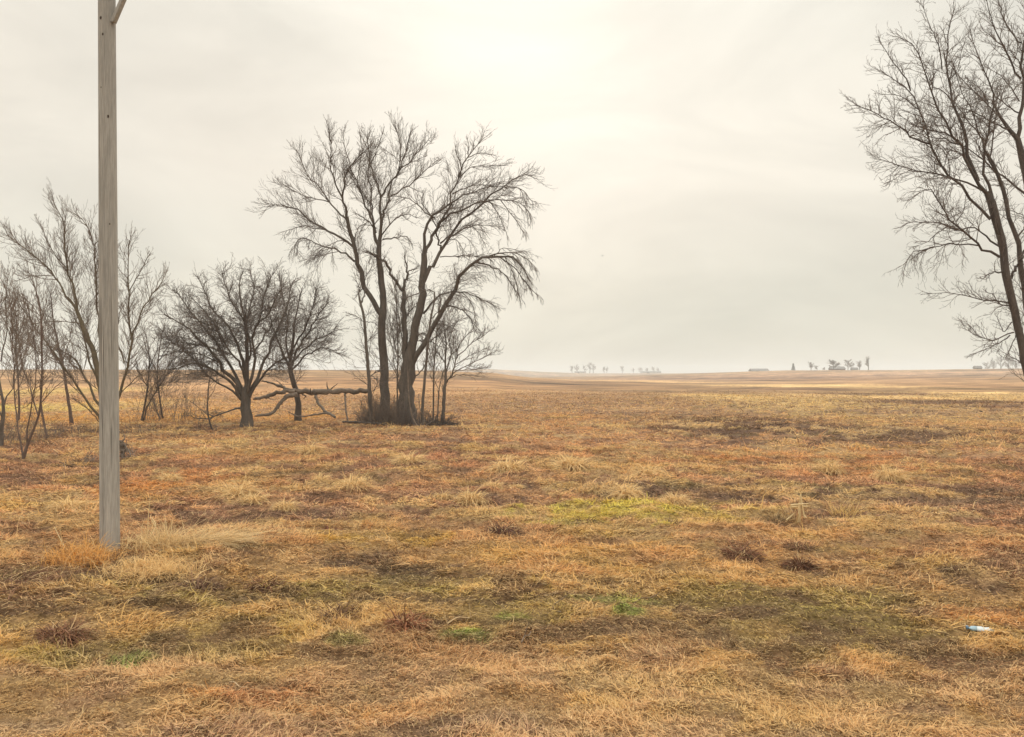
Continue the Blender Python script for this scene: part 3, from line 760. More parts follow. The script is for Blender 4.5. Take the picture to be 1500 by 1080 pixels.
V, F, C = fountain(140, 0.5, 0.32, 0.010, (190, 160, 104), gt, pit=(0.6, 1.4), curl=(0.1, 0.4)); blade_thing('grass_tussock', V, F, C, p, 'pale ragged tuft just right of the star shaped dried weed', 'grass tussock')
p = ground_at(1140, 768)
V, F, C = fountain(120, 0.35, 0.26, 0.010, (120, 104, 78), gt, pit=(0.4, 1.2), curl=(0.2, 0.6)); blade_thing('grass_tussock', V, F, C, p, 'grey green tuft just left of the star shaped dried weed', 'grass tussock')
# sticks lying about
def stick(a, b, wpx, label, hgt=0.02, forks=(), colour=(206, 180, 140)):
    A = ground_at(*a); B = ground_at(*b)
    L = B - A
    P3 = [A + Vector((0, 0, hgt)), A + L * 0.35 + Vector((0.0, 0.02, hgt * 1.6)), A + L * 0.7 + Vector((0, -0.01, hgt * 1.2)), B + Vector((0, 0, hgt * 1.5))]
    rr = wpx * 0.62 * A.y / FPX / 2
    c_, r_ = resample(np.array(P3), [rr, rr * .9, rr * .8, rr * .5], 10)
    parts = [tubes(c_[None], r_[None], 6)]
    for (t, dx, dz, l) in forks:
        s = c_[int(t * 9)]; q = np.array([s, s + np.array([dx, 0.02, dz]) * l * .5, s + np.array([dx * 1.1, 0.05, dz * 1.0]) * l])
        c2, r2 = resample(q, [rr * .7, rr * .5, rr * .3], 6); parts.append(tubes(c2[None], r2[None], 5))
    V, F = merge(parts)
    o = make_mesh('stick', V - np.array(A), F, M['blade'], cols=np.repeat(np.array(srgb(*colour))[None], len(V), 0)); o.location = A
    tag(o, label, 'stick')
stick((655, 922), (698, 911), 3.5, 'pale forked stick lying over the bright green grass', 0.05, [(0.05, -0.25, 1.0, 0.14), (0.02, 0.1, -0.6, 0.05), (0.8, -0.1, 1.0, 0.12)])
stick((604, 936), (632, 933), 3, 'short pale stick left of the bright green grass')
stick((531, 856), (556, 861), 2.4, 'thin white stick on the dark patch left of centre')
stick((653, 775), (677, 772), 2.0, 'pale straight straw lying left of the yellow green patch')
stick((798, 893), (822, 908), 4, 'grey split stick right of the green grass', 0.05, [(0.5, 0.9, 0.7, 0.15)], (150, 132, 112))
stick((764, 948), (778, 935), 4, 'small grey broken stick standing in the foreground centre', 0.04, [(0.4, 0.3, 1.0, 0.12)], (140, 122, 104))
stick((925, 895), (965, 880), 3.5, 'brown bent twig right of centre', 0.05, [(0.9, 0.5, -0.6, 0.12)], (128, 104, 82))
stick((60, 985), (110, 1000), 2.5, 'pale twig on the grass at lower left', 0.03, [], (200, 170, 130))
stick((330, 1008), (362, 1016), 2.5, 'white stem lying at the front edge of the grass', 0.03, [], (220, 196, 160))

# crushed bottle
bp0 = ground_at(1440, 938)
bt = empty('plastic_bottle', (bp0.x, bp0.y, bp0.z + 0.09), 'crushed pale blue plastic bottle lying in the grass at lower right', 'bottle')
mb = bpy.data.materials.new('thin_plastic'); mb.use_nodes = True
b_ = mb.node_tree.nodes['Principled BSDF']; b_.inputs['Base Color'].default_value = (0.40, 0.56, 0.64, 1); b_.inputs['Roughness'].default_value = 0.15; b_.inputs['Transmission Weight'].default_value = 0.35; b_.inputs['IOR'].default_value = 1.3
mw = mat('white_wrap', (0.52, 0.56, 0.56), rough=0.5, spec=0.5)
mc = mat('blue_cap', (0.08, 0.15, 0.22), rough=0.4, spec=0.5)
prof = [(-0.125, 0.004), (-0.122, 0.026), (-0.10, 0.030), (-0.075, 0.027), (-0.05, 0.031), (-0.02, 0.026), (0.01, 0.031), (0.035, 0.028), (0.06, 0.031), (0.08, 0.024), (0.095, 0.014), (0.112, 0.012)]
def lathe_x(pr, sides, squash, seed):
    g = np.random.default_rng(seed)
    pr = np.array(pr); c_ = np.stack([pr[:, 0], np.zeros(len(pr)), np.zeros(len(pr))], -1)
    V, F = tubes(c_[None], pr[:, 1][None], sides)
    V[:, 2] *= squash; V[:, 1] *= 1.15
    V += 0.0035 * np.stack([np.sin(V[:, 0] * 90), np.sin(V[:, 0] * 70 + V[:, 2] * 90), np.sin(V[:, 0] * 120 + V[:, 1] * 60)], -1)
    return V, F
V, F = lathe_x(prof, 20, 0.62, 1); make_mesh('bottle_body', V, F, mb, bt)
V, F = lathe_x([(-0.045, 0.0325), (-0.02, 0.028), (0.01, 0.033), (0.035, 0.030), (0.055, 0.033)], 20, 0.64, 1); make_mesh('wrapper', V, F, mw, bt)
V, F = lathe_x([(0.108, 0.004), (0.109, 0.016), (0.124, 0.016), (0.126, 0.003)], 16, 0.95, 1); make_mesh('cap', V, F, mc, bt)
bt.rotation_euler = (0, R(-4), R(180 - 14)); bt.scale = (1.12, 1.12, 1.12)

# pebbles on the road shoulder at the bottom edge
gp_ = np.random.default_rng(12)
n = 2600
x = gp_.uniform(-3.6, 3.6, n); y = gp_.uniform(4.0, 5.35, n) ; keep = (fbm(x * 1.1 + 8, y * 1.5, 3) + (4.9 - y) * 0.8 + np.where(x < -1.6, 0.35, 0) > 0.15)
x, y = x[keep], y[keep]; n = len(x); z = terrain(x, y) + micro(x, y)
s = gp_.uniform(0.003, 0.010, n)
oc = np.array([[1, 0, 0], [0, 1, 0], [-1, 0, 0], [0, -1, 0], [0, 0, .7], [0, 0, -.7]], float)
qf = np.array([[0, 1, 4, 4], [1, 2, 4, 4], [2, 3, 4, 4], [3, 0, 4, 4]])[:, :3]
V = (oc[None] * s[:, None, None] * gp_.uniform(0.6, 1.4, (n, 6, 1)) + np.stack([x, y, z + s * .3], -1)[:, None]).reshape(-1, 3)
F = (qf[None] + (np.arange(n) * 6)[:, None, None]).reshape(-1, 3)
cc = np.array([srgb(176, 162, 146), srgb(120, 104, 92), srgb(205, 194, 178), srgb(96, 80, 70)])[gp_.integers(0, 4, n)]
gr = make_mesh('gravel', V, F, M['blade'], cols=np.repeat(cc, 6, 0))
tag(gr, 'scattered grey pebbles along the road edge at the bottom', 'gravel', kind='stuff')

# ------------------------------------------------------------------ trees
TG = 'bare trees in the left and middle clumps'
bare_tree('bare_tree', 'tall forked tree forming the left half of the big middle clump', 35.5,
 ('4 415,955 412,800 405,600 396,400 393,200 398,80 8 862,1000 858,880 872,780 875,700 865,620', 19, 16, 14.5, 13.5, 12.5, 11, 9.5, 8, 5, 4.5, 3.5),
 [('4 392,210 365,170 320,90 262,0 8 735,1080 692,990 682,880 652,790 638,720 625,680', 10, 6, -0.6),
  ('8 625,680 615,600 600,540 610,470 620,380 640,330 700,260 735,225', 4.5, 1.2, -0.8),
  ('8 600,545 560,470 522,360 510,300 520,200 498,70', 3.2, 1, -1.6),
  ('8 625,690 570,650 500,570 480,520 430,460 360,400 320,320 268,200', 3.4, 1, 1.0),
  ('8 500,570 360,535 270,500 160,440', 2, .8, 0.6),
  ('8 672,890 600,830 500,780 400,720 300,650 240,610 150,590 60,600', 4.5, 1, -1.5),
  ('8 490,775 400,760 320,740 250,760 180,780', 1.8, .8, 0.8, .15),
  ('8 685,1000 600,930 500,895 430,880 380,850 290,830 250,890', 3.6, 1, 1.2, .35),
  ('8 650,870 600,848 550,855 500,885', 2, .9, -.7), ('8 683,830 710,760 772,722', 2, .8, .8),
  ('8 855,880 830,800 820,740 780,640 740,540 705,420 660,345', 6, 1.4, -0.8),
  ('8 838,790 820,650 805,560 805,470 780,380 790,250', 4, 1.2, 1.4), ('8 835,760 760,690 690,650', 2.4, .9, -1.0), ('8 705,420 720,300 740,200', 1.6, .8, .3), ('8 660,350 640,260 610,150 605,60', 1.6, .8, .5),
  ('8 866,620 865,530 830,420 800,300 790,200 775,100', 4.2, 1.2, 1.0), ('8 800,300 850,180 885,70', 2, .8, -.5), ('8 790,260 740,180 720,80', 1.6, .8, .5),
  ('8 865,540 910,470 950,400 1000,350 1015,180 985,50', 4, 1.2, -1.0), ('8 1000,360 1060,180 1090,60', 2.2, .8, -.4),
  ('8 873,760 900,640 930,560 955,430 990,370', 4.6, 1.6, -0.4), ('7 238,570 330,520 420,450 480,390 540,360', 2.6, .9, -1.5), ('7 285,400 360,350 450,240 500,180', 2.4, .8, 1.2), ('7 300,380 400,340 470,310', 1.6, .8, 1.4),
  ('8 878,810 930,740 1000,680 1075,660 1130,690', 2.6, .8, -1.3), ('8 885,840 980,825 1050,815 1085,850', 3, .8, 1.2, .2),
  ('8 853,975 825,962 800,937 772,932', 3.2, 1.2, -1.0), ('4 275,255 320,255 370,290', 1.6, 1.2, .2), ('8 845,760 780,730 740,760 710,820', 1.5, .8, 1.2)],
 group=TG, seed=11, L1=1.32, n1=5.2, up=0.30, bark='bark', tipr=.0042)
bare_tree('bare_tree', 'stoutest tree of the middle clump, its right hand limb drooping', 35.0,
 ('4 570,965 568,800 568,660 585,560 610,420 645,220 690,30 A 778,900 782,830 789,765 7 455,950', 29, 26, 25.5, 23, 15, 13, 12.5, 12, 11.5, 10.5, 9),
 [('7 453,960 455,870 465,790 490,730 530,690 600,650 620,620 635,560 680,450 740,310 790,255 835,200', 6, 1.2, -0.4),
  ('7 462,950 520,830 550,760 600,690 632,625', 6, 3.5, 0.7),
  ('7 552,752 600,720 680,680 760,640 850,610 940,600 1050,600 1110,640 1160,695', 4, 1, -1.3, .35),
  ('A 788,860 825,780 7 500,1060 540,990 570,930 620,850 660,800 700,740 800,670 850,610 910,540 990,510 1060,450 1130,430 1205,460', 7.5, 1, 1.1),
  ('7 565,930 545,860 540,790 552,750', 4, 2.6, -.5), ('7 562,885 600,850 640,835 750,780 850,765 935,770', 3.2, .9, -1.2, .3), ('7 560,975 650,970 740,968 835,962', 2, .8, .8, .1),
  ('7 525,715 500,710 440,650 400,620 330,580 240,575', 2.6, .8, -1.2), ('7 540,780 490,690 440,620 440,580', 2.2, .9, .9), ('7 632,620 720,570 800,540 840,520 925,505 1000,520', 2.8, .9, 1.2, .1), ('7 640,560 720,520 800,500 880,500', 2.2, .8, -.9),
  ('7 690,450 760,385 850,375 985,372', 2.0, .8, 1.0), ('7 680,455 700,380 665,290 660,250', 1.8, .8, -.8), ('7 745,300 750,240 740,200', 1.5, .8, .4), ('7 740,320 820,290 900,300', 1.6, .8, -.7),
  ('7 890,615 950,700 1005,835', 1.6, .8, .5, .6), ('7 1000,510 1100,530 1160,600 1190,610', 1.8, .8, -1.0, .5), ('7 690,800 740,760 800,800 850,880', 1.5, .8, -1.1, .5), ('7 620,860 680,870 720,950', 1.5, .8, .9, .5), ('7 960,600 1020,680 1080,760 1110,820', 1.8, .8, -.6, .6),
  ('4 590,590 640,500 720,370 790,240 860,100 920,0 A 960,830 1010,780 1060,748 1130,735 1200,742 1262,790 1300,860', 11, 1.8, -1.4, .55), ('A 1040,765 1110,785 1170,820 1230,900', 3.4, 1, .9, .7), ('A 1100,738 1180,720 1270,740 1320,790', 2.6, .9, -.8, .5), ('A 1150,740 1230,800 1290,880 1335,925', 2.4, .9, -.4, .7), ('A 1180,745 1220,830 1250,950', 2, .9, .3, .8), ('A 1120,745 1170,700 1260,715', 1.6, .8, .6, .3),
  ('4 688,195 740,130 820,60 920,35 1010,50 1100,90 1190,130', 4, 1, -1.2, .3), ('4 965,42 1010,80 1050,160 1060,240', 1.6, .8, -.3, .6), ('4 848,142 930,145 990,190 1040,250 1095,315', 3, .9, .9, .4), ('4 738,400 800,345 860,300 985,225', 2.2, .9, 1.2, .1),
  ('4 555,640 555,400 550,200 545,80 A 690,905', 11, 7.5, 0.3), ('A 690,910 705,830 706,790 695,742', 6, 1.8, .05), ('A 690,905 640,840 612,775 590,752', 5.5, 4, -.5), ('A 595,755 560,735 540,722 518,715', 3.6, 1.5, -.2),
  ('A 706,815 730,803 755,800', 2.6, 1.5, .2), ('4 568,215 590,170 640,135', 2.6, 1.8, .1), ('4 530,520 490,470 470,330 440,240', 2.2, 1, .6), ('4 545,420 520,300 500,150 480,0', 2.2, .9, -.6), ('4 620,650 680,600 720,520', 2.5, 1.2, .4),
  ('4 655,350 690,335 720,360', 2.2, 1.2, .2), ('4 640,385 690,395 740,380', 2, 1.1, -.3), ('4 745,380 780,420 830,435', 2, 1, .2)],
 group=TG, seed=12, L1=1.28, n1=4.8, up=0.22, bark='bark', tipr=.0042)
bare_tree('slender_tree', 'slender crooked tree just left of the big middle trunks, forked near its top', 34.2,
 ('4 305,930 302,780 290,600 275,400 262,230 236,120 222,60 235,0', 6.5, 6.5, 6, 5.2, 4.6, 3.8, 2.6, 1.8), [('4 238,122 262,60 262,10 A 470,920', 2.6, 1.4, .4), ('4 232,10 A 475,880 485,850 470,780', 1.8, .9, -.4), ('4 308,645 370,600 400,560', 2, 1, .5), ('4 312,640 370,690', 1.6, .9, -.4), ('4 268,260 220,220 150,190', 1.4, .7, -.8), ('4 285,400 330,340 360,300', 1.2, .7, .6)],
 group=TG, seed=13, L1=1.1, n1=8, t1=.15, up=.15, bark='bark', tipr=.004)
bare_tree('slender_tree', 'thin dark stem rising between the stout trunk and the small spreading tree', 33.6,
 ('4 682,985 683,880 688,780 705,600 722,400 742,220 768,100 745,20 A 700,940', 5, 5, 4.8, 4.2, 3.8, 3.2, 2.6, 1.8, 1.2), [('4 722,400 690,340 650,350', 1.8, .9, .4), ('4 745,230 800,180 860,150', 1.6, .8, -.5)], group=TG, seed=14, L1=.8, n1=4, t1=.3, tipr=.004)
bare_tree('bare_tree', 'small spreading tree at the right end of the middle clump', 34.0,
 ('4 828,945 836,800 848,680 850,640 845,560 852,400 840,320 835,260', 6, 5.5, 5, 4.2, 3, 2.4, 1.6, 1),
 [('4 850,620 880,500 882,380 892,310 930,260', 2.8, .9, .6), ('4 855,690 892,640 930,500 940,440 990,360 1050,320', 3, .9, -.7), ('4 875,660 930,640 1010,636 1110,650', 2, .8, .9), ('4 895,630 1000,570 1100,520 1210,465', 1.8, .8, -1.2), ('4 930,500 1010,430 1120,350 1180,310', 1.8, .8, 1.0), ('4 850,560 800,490 750,450', 1.6, .8, -.9), ('4 848,430 810,370 780,330', 1.5, .8, .8), ('4 905,600 1040,600 1150,580', 1.4, .7, .4), ('4 925,560 1020,500 1150,440', 1.5, .7, -.6)],
 group=TG, seed=15, L1=1.15, n1=6.5, t1=.25, up=.22, twig='twig', tipr=.004)
bare_tree('sapling', 'leafless sapling close against the left of the small spreading tree', 34.4, ('4 790,930 797,800 805,720 830,610', 2.2, 2, 1.6, 1), [('4 802,740 770,680 740,650', 1.2, .6, .3)], group='saplings', seed=16, L1=.5, n1=4, tipr=.004)
bare_tree('sapling', 'pale bleached sapling leaning in front of the stoutest trunk', 32.8, ('4 668,1035 625,970 595,880 582,750 575,610', 3, 2.6, 2.4, 2, 1.2), [('4 672,1030 690,960 665,880 655,780', 2.2, 1, .1), ('4 640,1000 700,1000 760,960', 1.4, .8, .2)], group='saplings', seed=17, L1=.45, n1=3, bark='dead', twig='twig_pale', tipr=.004)

bare_tree('slender_tree', 'faint thin tree behind the gap between the two stoutest trunks', 38.0, ('4 500,900 500,700 505,500 500,300 495,100 500,0', 3, 2.6, 2.2, 1.8, 1.4, 1), [('4 503,560 450,380 420,200', 1.4, .7, .5), ('4 502,500 560,300 600,100', 1.4, .7, -.5), ('4 500,350 540,200 560,60', 1.2, .7, .6), ('4 500,640 440,520 400,440', 1.2, .7, -.6)], group=TG, seed=18, L1=1.4, n1=5, t1=.25, up=.45, twig='twig_pale', tipr=.004)
bare_tree('slender_tree', 'faint thin tree behind the right leaning stem of the middle clump', 38.0, ('4 760,900 762,700 770,500 790,300 800,150', 3, 2.6, 2.2, 1.6, 1), [('4 766,600 720,400 700,240', 1.4, .7, .5), ('4 770,500 860,300 940,140', 1.6, .7, -.5), ('4 764,640 840,480 900,380', 1.2, .7, .6), ('4 785,330 860,180 900,60', 1.2, .7, -.6)], group=TG, seed=19, L1=1.4, n1=5, t1=.25, up=.4, twig='twig_pale', tipr=.004)

# round bushy tree and the one behind it
bare_tree('bare_tree', 'low round dense tree with many limbs from one stubby trunk, left of the fallen trunk', 33.2,
 ('R 597,955 598,900 596,850 594,790 600,740 602,620 602,500 600,400 575,300 560,180 580,100', 18, 16.5, 16, 15, 9, 6.5, 5.5, 4, 3, 2, 1),
 [('R 592,800 540,700 480,640 430,570 370,500 300,430 220,370 150,335', 8, 1.2, -1.2), ('R 580,810 505,700 420,640 330,600 260,622 180,640', 6, 1.2, -2.0, .1), ('R 600,770 590,640 570,560 540,480 500,400 430,330 385,240 340,140', 7, 1.2, 1.2),
  ('R 605,780 640,650 650,560 640,450 680,350 700,230 745,115', 6, 1.2, -1.2), ('R 612,780 665,670 712,560 745,460 790,370 830,280 850,165', 6.5, 1.2, 0.9), ('R 612,800 680,680 760,600 830,570 900,520', 5, 1.2, -1.6),
  ('R 590,770 520,640 450,520 380,420 300,340 250,260 200,205', 6, 1.2, 1.6), ('R 585,810 530,755 440,715 360,640 270,540 160,470', 4.5, 1.1, 1.2), ('R 565,850 530,860 460,882 370,905 275,890', 4, 1.2, -1.2, .01), ('R 597,700 560,600 520,560 470,470 400,400 290,350', 4.5, 1.1, -1.8),
  ('R 602,640 620,520 600,420 560,330 500,230 470,120', 4, 1.1, -2.2), ('R 602,600 590,450 610,330 640,200 620,100', 3.6, 1.0, 2.2), ('R 640,560 700,450 770,330 790,200', 3.4, 1, 2.0), ('R 500,560 400,520 300,500 200,480 130,420', 3, 1, .8), ('R 450,600 360,560 250,540 150,560', 2.6, 1, -1),
  ('R 480,520 440,420 380,330 300,250', 2.8, 1, -1.2), ('R 660,400 720,330 760,250 800,180', 2.6, 1, -1.6)],
 group=TG, seed=21, L1=1.12, n1=10, n2=6.5, t1=.3, up=.08, ang=50, wig=.22, bark='bark', tipr=.0040)
bare_tree('bare_tree', 'round crowned tree on a clear dark trunk behind the forks of the fallen trunk', 38.0,
 ('R 887,875 882,820 875,780 862,720 848,670 838,620 845,540 858,460 862,380 880,300 905,190', 11, 9.5, 9, 8.5, 8, 7, 5, 4, 3, 2, 1),
 [('R 838,630 800,560 765,480 740,380 720,300', 5, 1.1, -1.2), ('R 846,620 872,540 930,440 990,350 1045,270', 5, 1.1, .9), ('R 846,640 925,565 1020,520 1105,555', 3.6, 1, -1.1), ('R 840,600 818,480 828,380 800,250 780,130', 4, 1, 1.4), ('R 858,520 925,400 960,300 985,195', 3.6, 1, -1.6), ('R 850,600 950,500 1060,440 1090,400', 3.2, 1, 1.3), ('R 845,600 780,600 700,570', 3, 1, 1.0)],
 group=TG, seed=22, L1=1.2, n1=10, n2=6.5, t1=.25, up=.1, ang=50, wig=.21, bark='bark_fork', tipr=.0040)
bare_tree('sapling', 'bent leafless sapling standing left of the round tree', 31.0, ('R 428,1008 400,930 388,850 390,780 396,710 412,660', 3, 2.6, 2.4, 2.2, 1.8, 1), [('R 425,1000 432,970 436,960', 1.4, .8, .1), ('R 390,890 330,840 265,790', 1.2, .6, .5), ('R 390,800 420,760 440,700', 1.2, .6, -.3)], group='saplings', seed=23, L1=.7, n1=3, bark='bark_fork', tipr=.004)
# clumps right of the pole
bare_tree('slender_tree', 'two stemmed thin tree just right of the pole, behind it', 36.0, ('3 528,915 532,870 545,810 556,740 562,660 560,600 550,540', 4, 3.6, 3, 2.8, 2.2, 1.6, 1), [('3 535,885 560,800 600,735 645,675 700,640', 3, .8, .8), ('3 556,740 530,690 500,650', 1.4, .7, -.6), ('3 562,670 590,600 600,540', 1.6, .8, .6), ('3 600,735 640,720 700,720', 1.3, .7, -.5)], group=TG, seed=24, L1=1.25, n1=6.5, t1=.3, bark='bark_fork', tipr=.0042)
bare_tree('slender_tree', 'thin tree with paired leaning stems between the pole and the round tree', 38.0, ('3 618,890 606,820 598,750 592,680 600,600 612,530', 3.6, 3, 2.6, 2.2, 1.8, 1), [('3 612,888 590,820 574,780', 2.6, 1.6, .6), ('3 598,720 640,650 690,600', 1.6, .8, .8), ('3 594,690 560,620 540,560', 1.6, .8, -.8), ('3 596,640 650,560 680,520', 1.4, .7, -.6)], group=TG, seed=25, L1=1.3, n1=6.5, t1=.3, bark='bark_fork', tipr=.0042)
# large tree behind the pole
bare_tree('bare_tree', 'wide multi stemmed tree partly hidden behind the utility pole', 30.0,
 ('3 404,925 398,880 392,820 385,760 372,690 350,600 312,510 285,440 255,400', 13, 12, 11, 10, 9, 8.5, 7, 4.5, 3.2),
 [('3 385,880 372,850 320,775 240,665 170,560 105,480 60,400', 5.5, 1.1, -1.2), ('3 268,420 210,330 150,262 80,208 28,168', 3.6, 1, .9), ('3 378,810 330,720 290,640 230,600 180,530', 4.6, 1, 1.3), ('3 300,480 278,380 250,280 245,200 240,120 205,50', 4, 1, -.8), ('3 372,730 340,650 315,560 300,500 280,420 262,320', 4, 1, 1.4),
  ('3 376,560 365,400 360,300 350,200 320,120 270,80', 3, .9, -1.0), ('3 415,860 445,780 465,700 490,600 492,500 482,380 482,280 486,185', 6, 1, -.6), ('3 468,645 440,560 445,480 430,400', 3, .9, .9), ('3 492,560 540,440 590,370 622,315', 2.8, .9, 1.0), ('3 444,772 520,700 600,690', 1.8, .8, -.9), ('3 484,380 530,300 560,240', 1.8, .8, -.6),
  ('3 355,205 390,150 400,110', 1.6, .8, .3), ('3 250,290 200,230 150,120', 1.8, .8, -.7), ('3 200,320 120,320 60,340', 1.6, .8, .6), ('3 378,875 330,820 280,785', 1.8, .9, -.6), ('3 300,500 220,490 130,500', 1.8, .8, -1.1), ('3 376,700 400,500 395,350 410,230', 4, 1, .7)],
 group=TG, seed=31, L1=1.2, n1=5.2, up=.35, bark='bark_moss', twig='twig_pale', tipr=.0042)
bare_tree('bare_tree', 'single straight trunk with a thin crown, between the left edge clump and the pole', 34.0, ('L 610,500 600,430 590,350 575,250 562,180 548,60 3 235,650 215,560 200,480 190,380', 6, 5.5, 5, 4.8, 4.4, 4, 3.6, 3, 2.2, 1), [('3 235,640 260,570 270,500', 1.8, .8, .6), ('3 212,540 170,480 140,400', 1.8, .8, -.6), ('L 555,110 500,60 450,50', 1.6, .8, .5)], group=TG, seed=32, L1=1.3, n1=6, t1=.45, bark='bark_red', tipr=.0042)
bare_tree('slender_tree', 'leaning slender stem right of the near forked tree at left', 27.0, ('L 408,620 385,520 362,410 345,300 348,180 355,60 3 155,560 150,430 118,330', 3.8, 3.5, 3.2, 3, 2.8, 2.6, 2.4, 1.8, 1), [('3 152,500 180,430 200,360', 1.4, .7, .5), ('3 152,470 110,420 70,390', 1.4, .7, -.5)], group=TG, seed=33, L1=1.2, n1=6, t1=.4, bark='bark_red', twig='twig_pale', tipr=.004)
bare_tree('bare_tree', 'small tree forking at the ground, nearest at the left edge', 21.0,
 ('L 202,790 205,740 232,640 282,520 330,385 345,250 355,100 3 158,520 150,440 128,350', 6.5, 5.5, 4.6, 4, 3.6, 3, 2.6, 2.2, 1.6, 1),
 [('L 196,760 185,660 165,560 140,400 125,200 115,0 3 40,440 10,340', 3.6, 1, .8), ('L 228,640 232,500 262,320 290,200 302,20 3 125,520 100,430', 2.6, .9, -.6), ('L 322,395 290,250 250,130 200,20 3 60,470', 2.6, .9, .9), ('L 130,330 200,330 260,290', 1.2, .7, -.3), ('L 350,250 400,160 440,110', 1.2, .7, .4)],
 group=TG, seed=34, L1=1.05, n1=5.4, t1=.3, bark='bark_red', twig='twig_pale', tipr=.0042)
bare_tree('bare_tree', 'greyish tree cut by the left edge of the photograph', 24.0,
 ('L 5,700 8,560 20,440 30,320 12,200 -10,60 3 -15,520 -30,400', 8, 7, 6, 5, 3.6, 3, 2.2, 1), [('L 28,330 62,200 112,140 3 60,540 45,440', 2.6, .9, .5), ('L 20,420 -60,260 -120,60', 3, 1, -.8), ('3 5,640 25,500 20,400 30,330', 2.4, .9, .8), ('3 0,600 -20,500 10,420', 2, .9, -.8)], group=TG, seed=35, L1=1.1, n1=4.5, t1=.35, bark='bark', twig='twig_pale', tipr=.0045)
bare_tree('bare_tree', 'thin distant tree seen between the stems at the left edge', 36.0, ('3 70,880 72,800 68,700 60,600 62,500 55,400', 4, 3.6, 3, 2.6, 2, 1), [('3 68,700 100,600 110,500', 2, .8, .8), ('3 62,620 30,520 20,430', 2, .8, -.8), ('3 62,560 90,480 90,400', 1.6, .8, .4)], group=TG, seed=36, L1=1.3, n1=5, t1=.3, bark='bark_red', twig='twig_pale', tipr=.0042)

# right hand trees
bare_tree('bare_tree', 'tall dark tree at the right edge, its crown reaching far left over the field', 25.8,
 ('p 1528,658 1522,620 1511,570 1501,530 1494,490 1481,430 1474,400 6 950,720 925,600 890,480 868,400 845,350', 20, 17, 14, 12, 12, 12.5, 12, 12, 12.5, 14, 13.5, 9),
 [('6 846,362 810,320 770,260 720,130 5 700,930 645,885 560,740 505,610 490,550 450,430 385,290 290,240', 6.5, 1, -.7), ('6 790,285 735,150 5 708,940 690,820 655,740 620,640 610,520 590,420 598,300 602,180 640,55', 7, 1.1, .6),
  ('6 880,390 850,290 825,180 5 830,990 845,880 862,750 880,650 850,500 820,420 770,310 738,190', 5.5, 1, -.7), ('6 868,525 785,450 700,350 610,250 540,160 492,50 5 482,900 455,800 410,690 360,570 300,540 230,490 168,440', 5.2, 1, .9), ('5 362,575 320,480 240,380 170,255', 2.8, .9, -.8), ('5 410,690 300,610 160,595', 1.6, .8, .7),
  ('6 832,352 765,312 680,280 600,255 500,230 400,215 290,190 220,160 130,140', 3.6, .9, -1.4), ('6 290,190 240,240 235,280', 1.2, .7, .3), ('5 482,910 380,870 290,800 200,750 80,690 8,660', 3.4, .9, -.8), ('5 700,945 600,850 480,822 380,790 280,720', 3, .8, 1.0), ('5 665,915 560,880 480,865 430,820 350,780', 2.4, .8, -1.1),
  ('6 925,762 840,722 780,670 720,620 660,570 600,520 560,440 510,360 480,330 400,370', 4.6, 1.1, -1.3, .05), ('6 922,695 840,630 790,590 760,565 680,590 620,580 560,550 420,540 330,550', 3.4, .9, .9), ('6 800,692 700,685 600,685 520,695 460,715 370,735 318,850', 2.8, .9, -.9, .3), ('6 600,565 520,620 470,670 400,690', 1.8, .8, .5, .2),
  ('6 940,856 890,860 850,875 815,905', 3, 1, -.9), ('6 1000,1062 900,1040 800,1030 700,1005 600,990 470,996', 3, .8, .9), ('E 440,240 395,245 365,225 345,190 300,165', 2.8, 1, -.8), ('E 450,385 400,400 340,430 250,400 180,362', 2.6, .8, -1.0), ('E 430,400 380,440 300,475 240,500', 2.2, .8, .8, .3), ('E 440,330 400,380 380,350 360,300', 2, .9, .4), ('E 460,400 430,470 420,500', 1.8, .8, -.4, .5),
  ('5 620,640 560,570 500,540 440,380', 2.2, .8, .8), ('5 610,500 660,440 690,300', 1.8, .8, -.6), ('5 560,440 540,280 490,180 440,40', 2.2, .8, -.9), ('5 850,640 800,560 720,500', 2, .8, .9), ('6 700,100 640,140 560,60', 2, .8, -1.2), ('6 610,255 600,150 560,80 500,40', 1.8, .8, .9), ('6 560,460 600,400 620,330', 1.5, .8, .6), ('6 650,540 700,460 710,380', 1.6, .8, -.6)],
 group='bare trees at the right edge', seed=41, L1=1.05, n1=6.2, n2=6.2, up=.12, wig=.20, bark='bark_fork', twig='twig', tipr=.0036, ang=48)
bare_tree('bare_tree', 'second dark stem at the right edge, rising close behind the first', 26.8,
 ('p 1535,655 1526,600 1517,540 1508,470 6 1070,880 1052,760 1050,690 1020,600 980,500 965,400 925,270 880,170 835,90', 16, 15, 14, 13, 10, 7.5, 7.5, 7, 6.5, 6.5, 6, 5, 4),
 [('5 890,1065 835,960 800,860 740,780 690,720 640,640', 4, 1, .8), ('6 990,920 1015,855 1050,800 1065,760', 5, 4, -.3), ('6 965,400 975,340 960,320', 1.5, .7, .2), ('6 1075,500 1000,470 930,470', 1.5, .7, .4), ('5 800,860 760,720 700,600 640,450', 2.6, .9, -1.0), ('6 860,150 5 880,900 900,760 940,600 1000,500', 3, .9, 1.0), ('6 1040,640 1100,540 1160,420', 3, 1, .6), ('6 1060,760 1160,640 1240,560', 4, 1.2, -.6)],
 group='bare trees at the right edge', seed=42, L1=1.1, n1=4.4, up=.2, wig=.18, bark='bark_fork', tipr=.0048, ang=46)
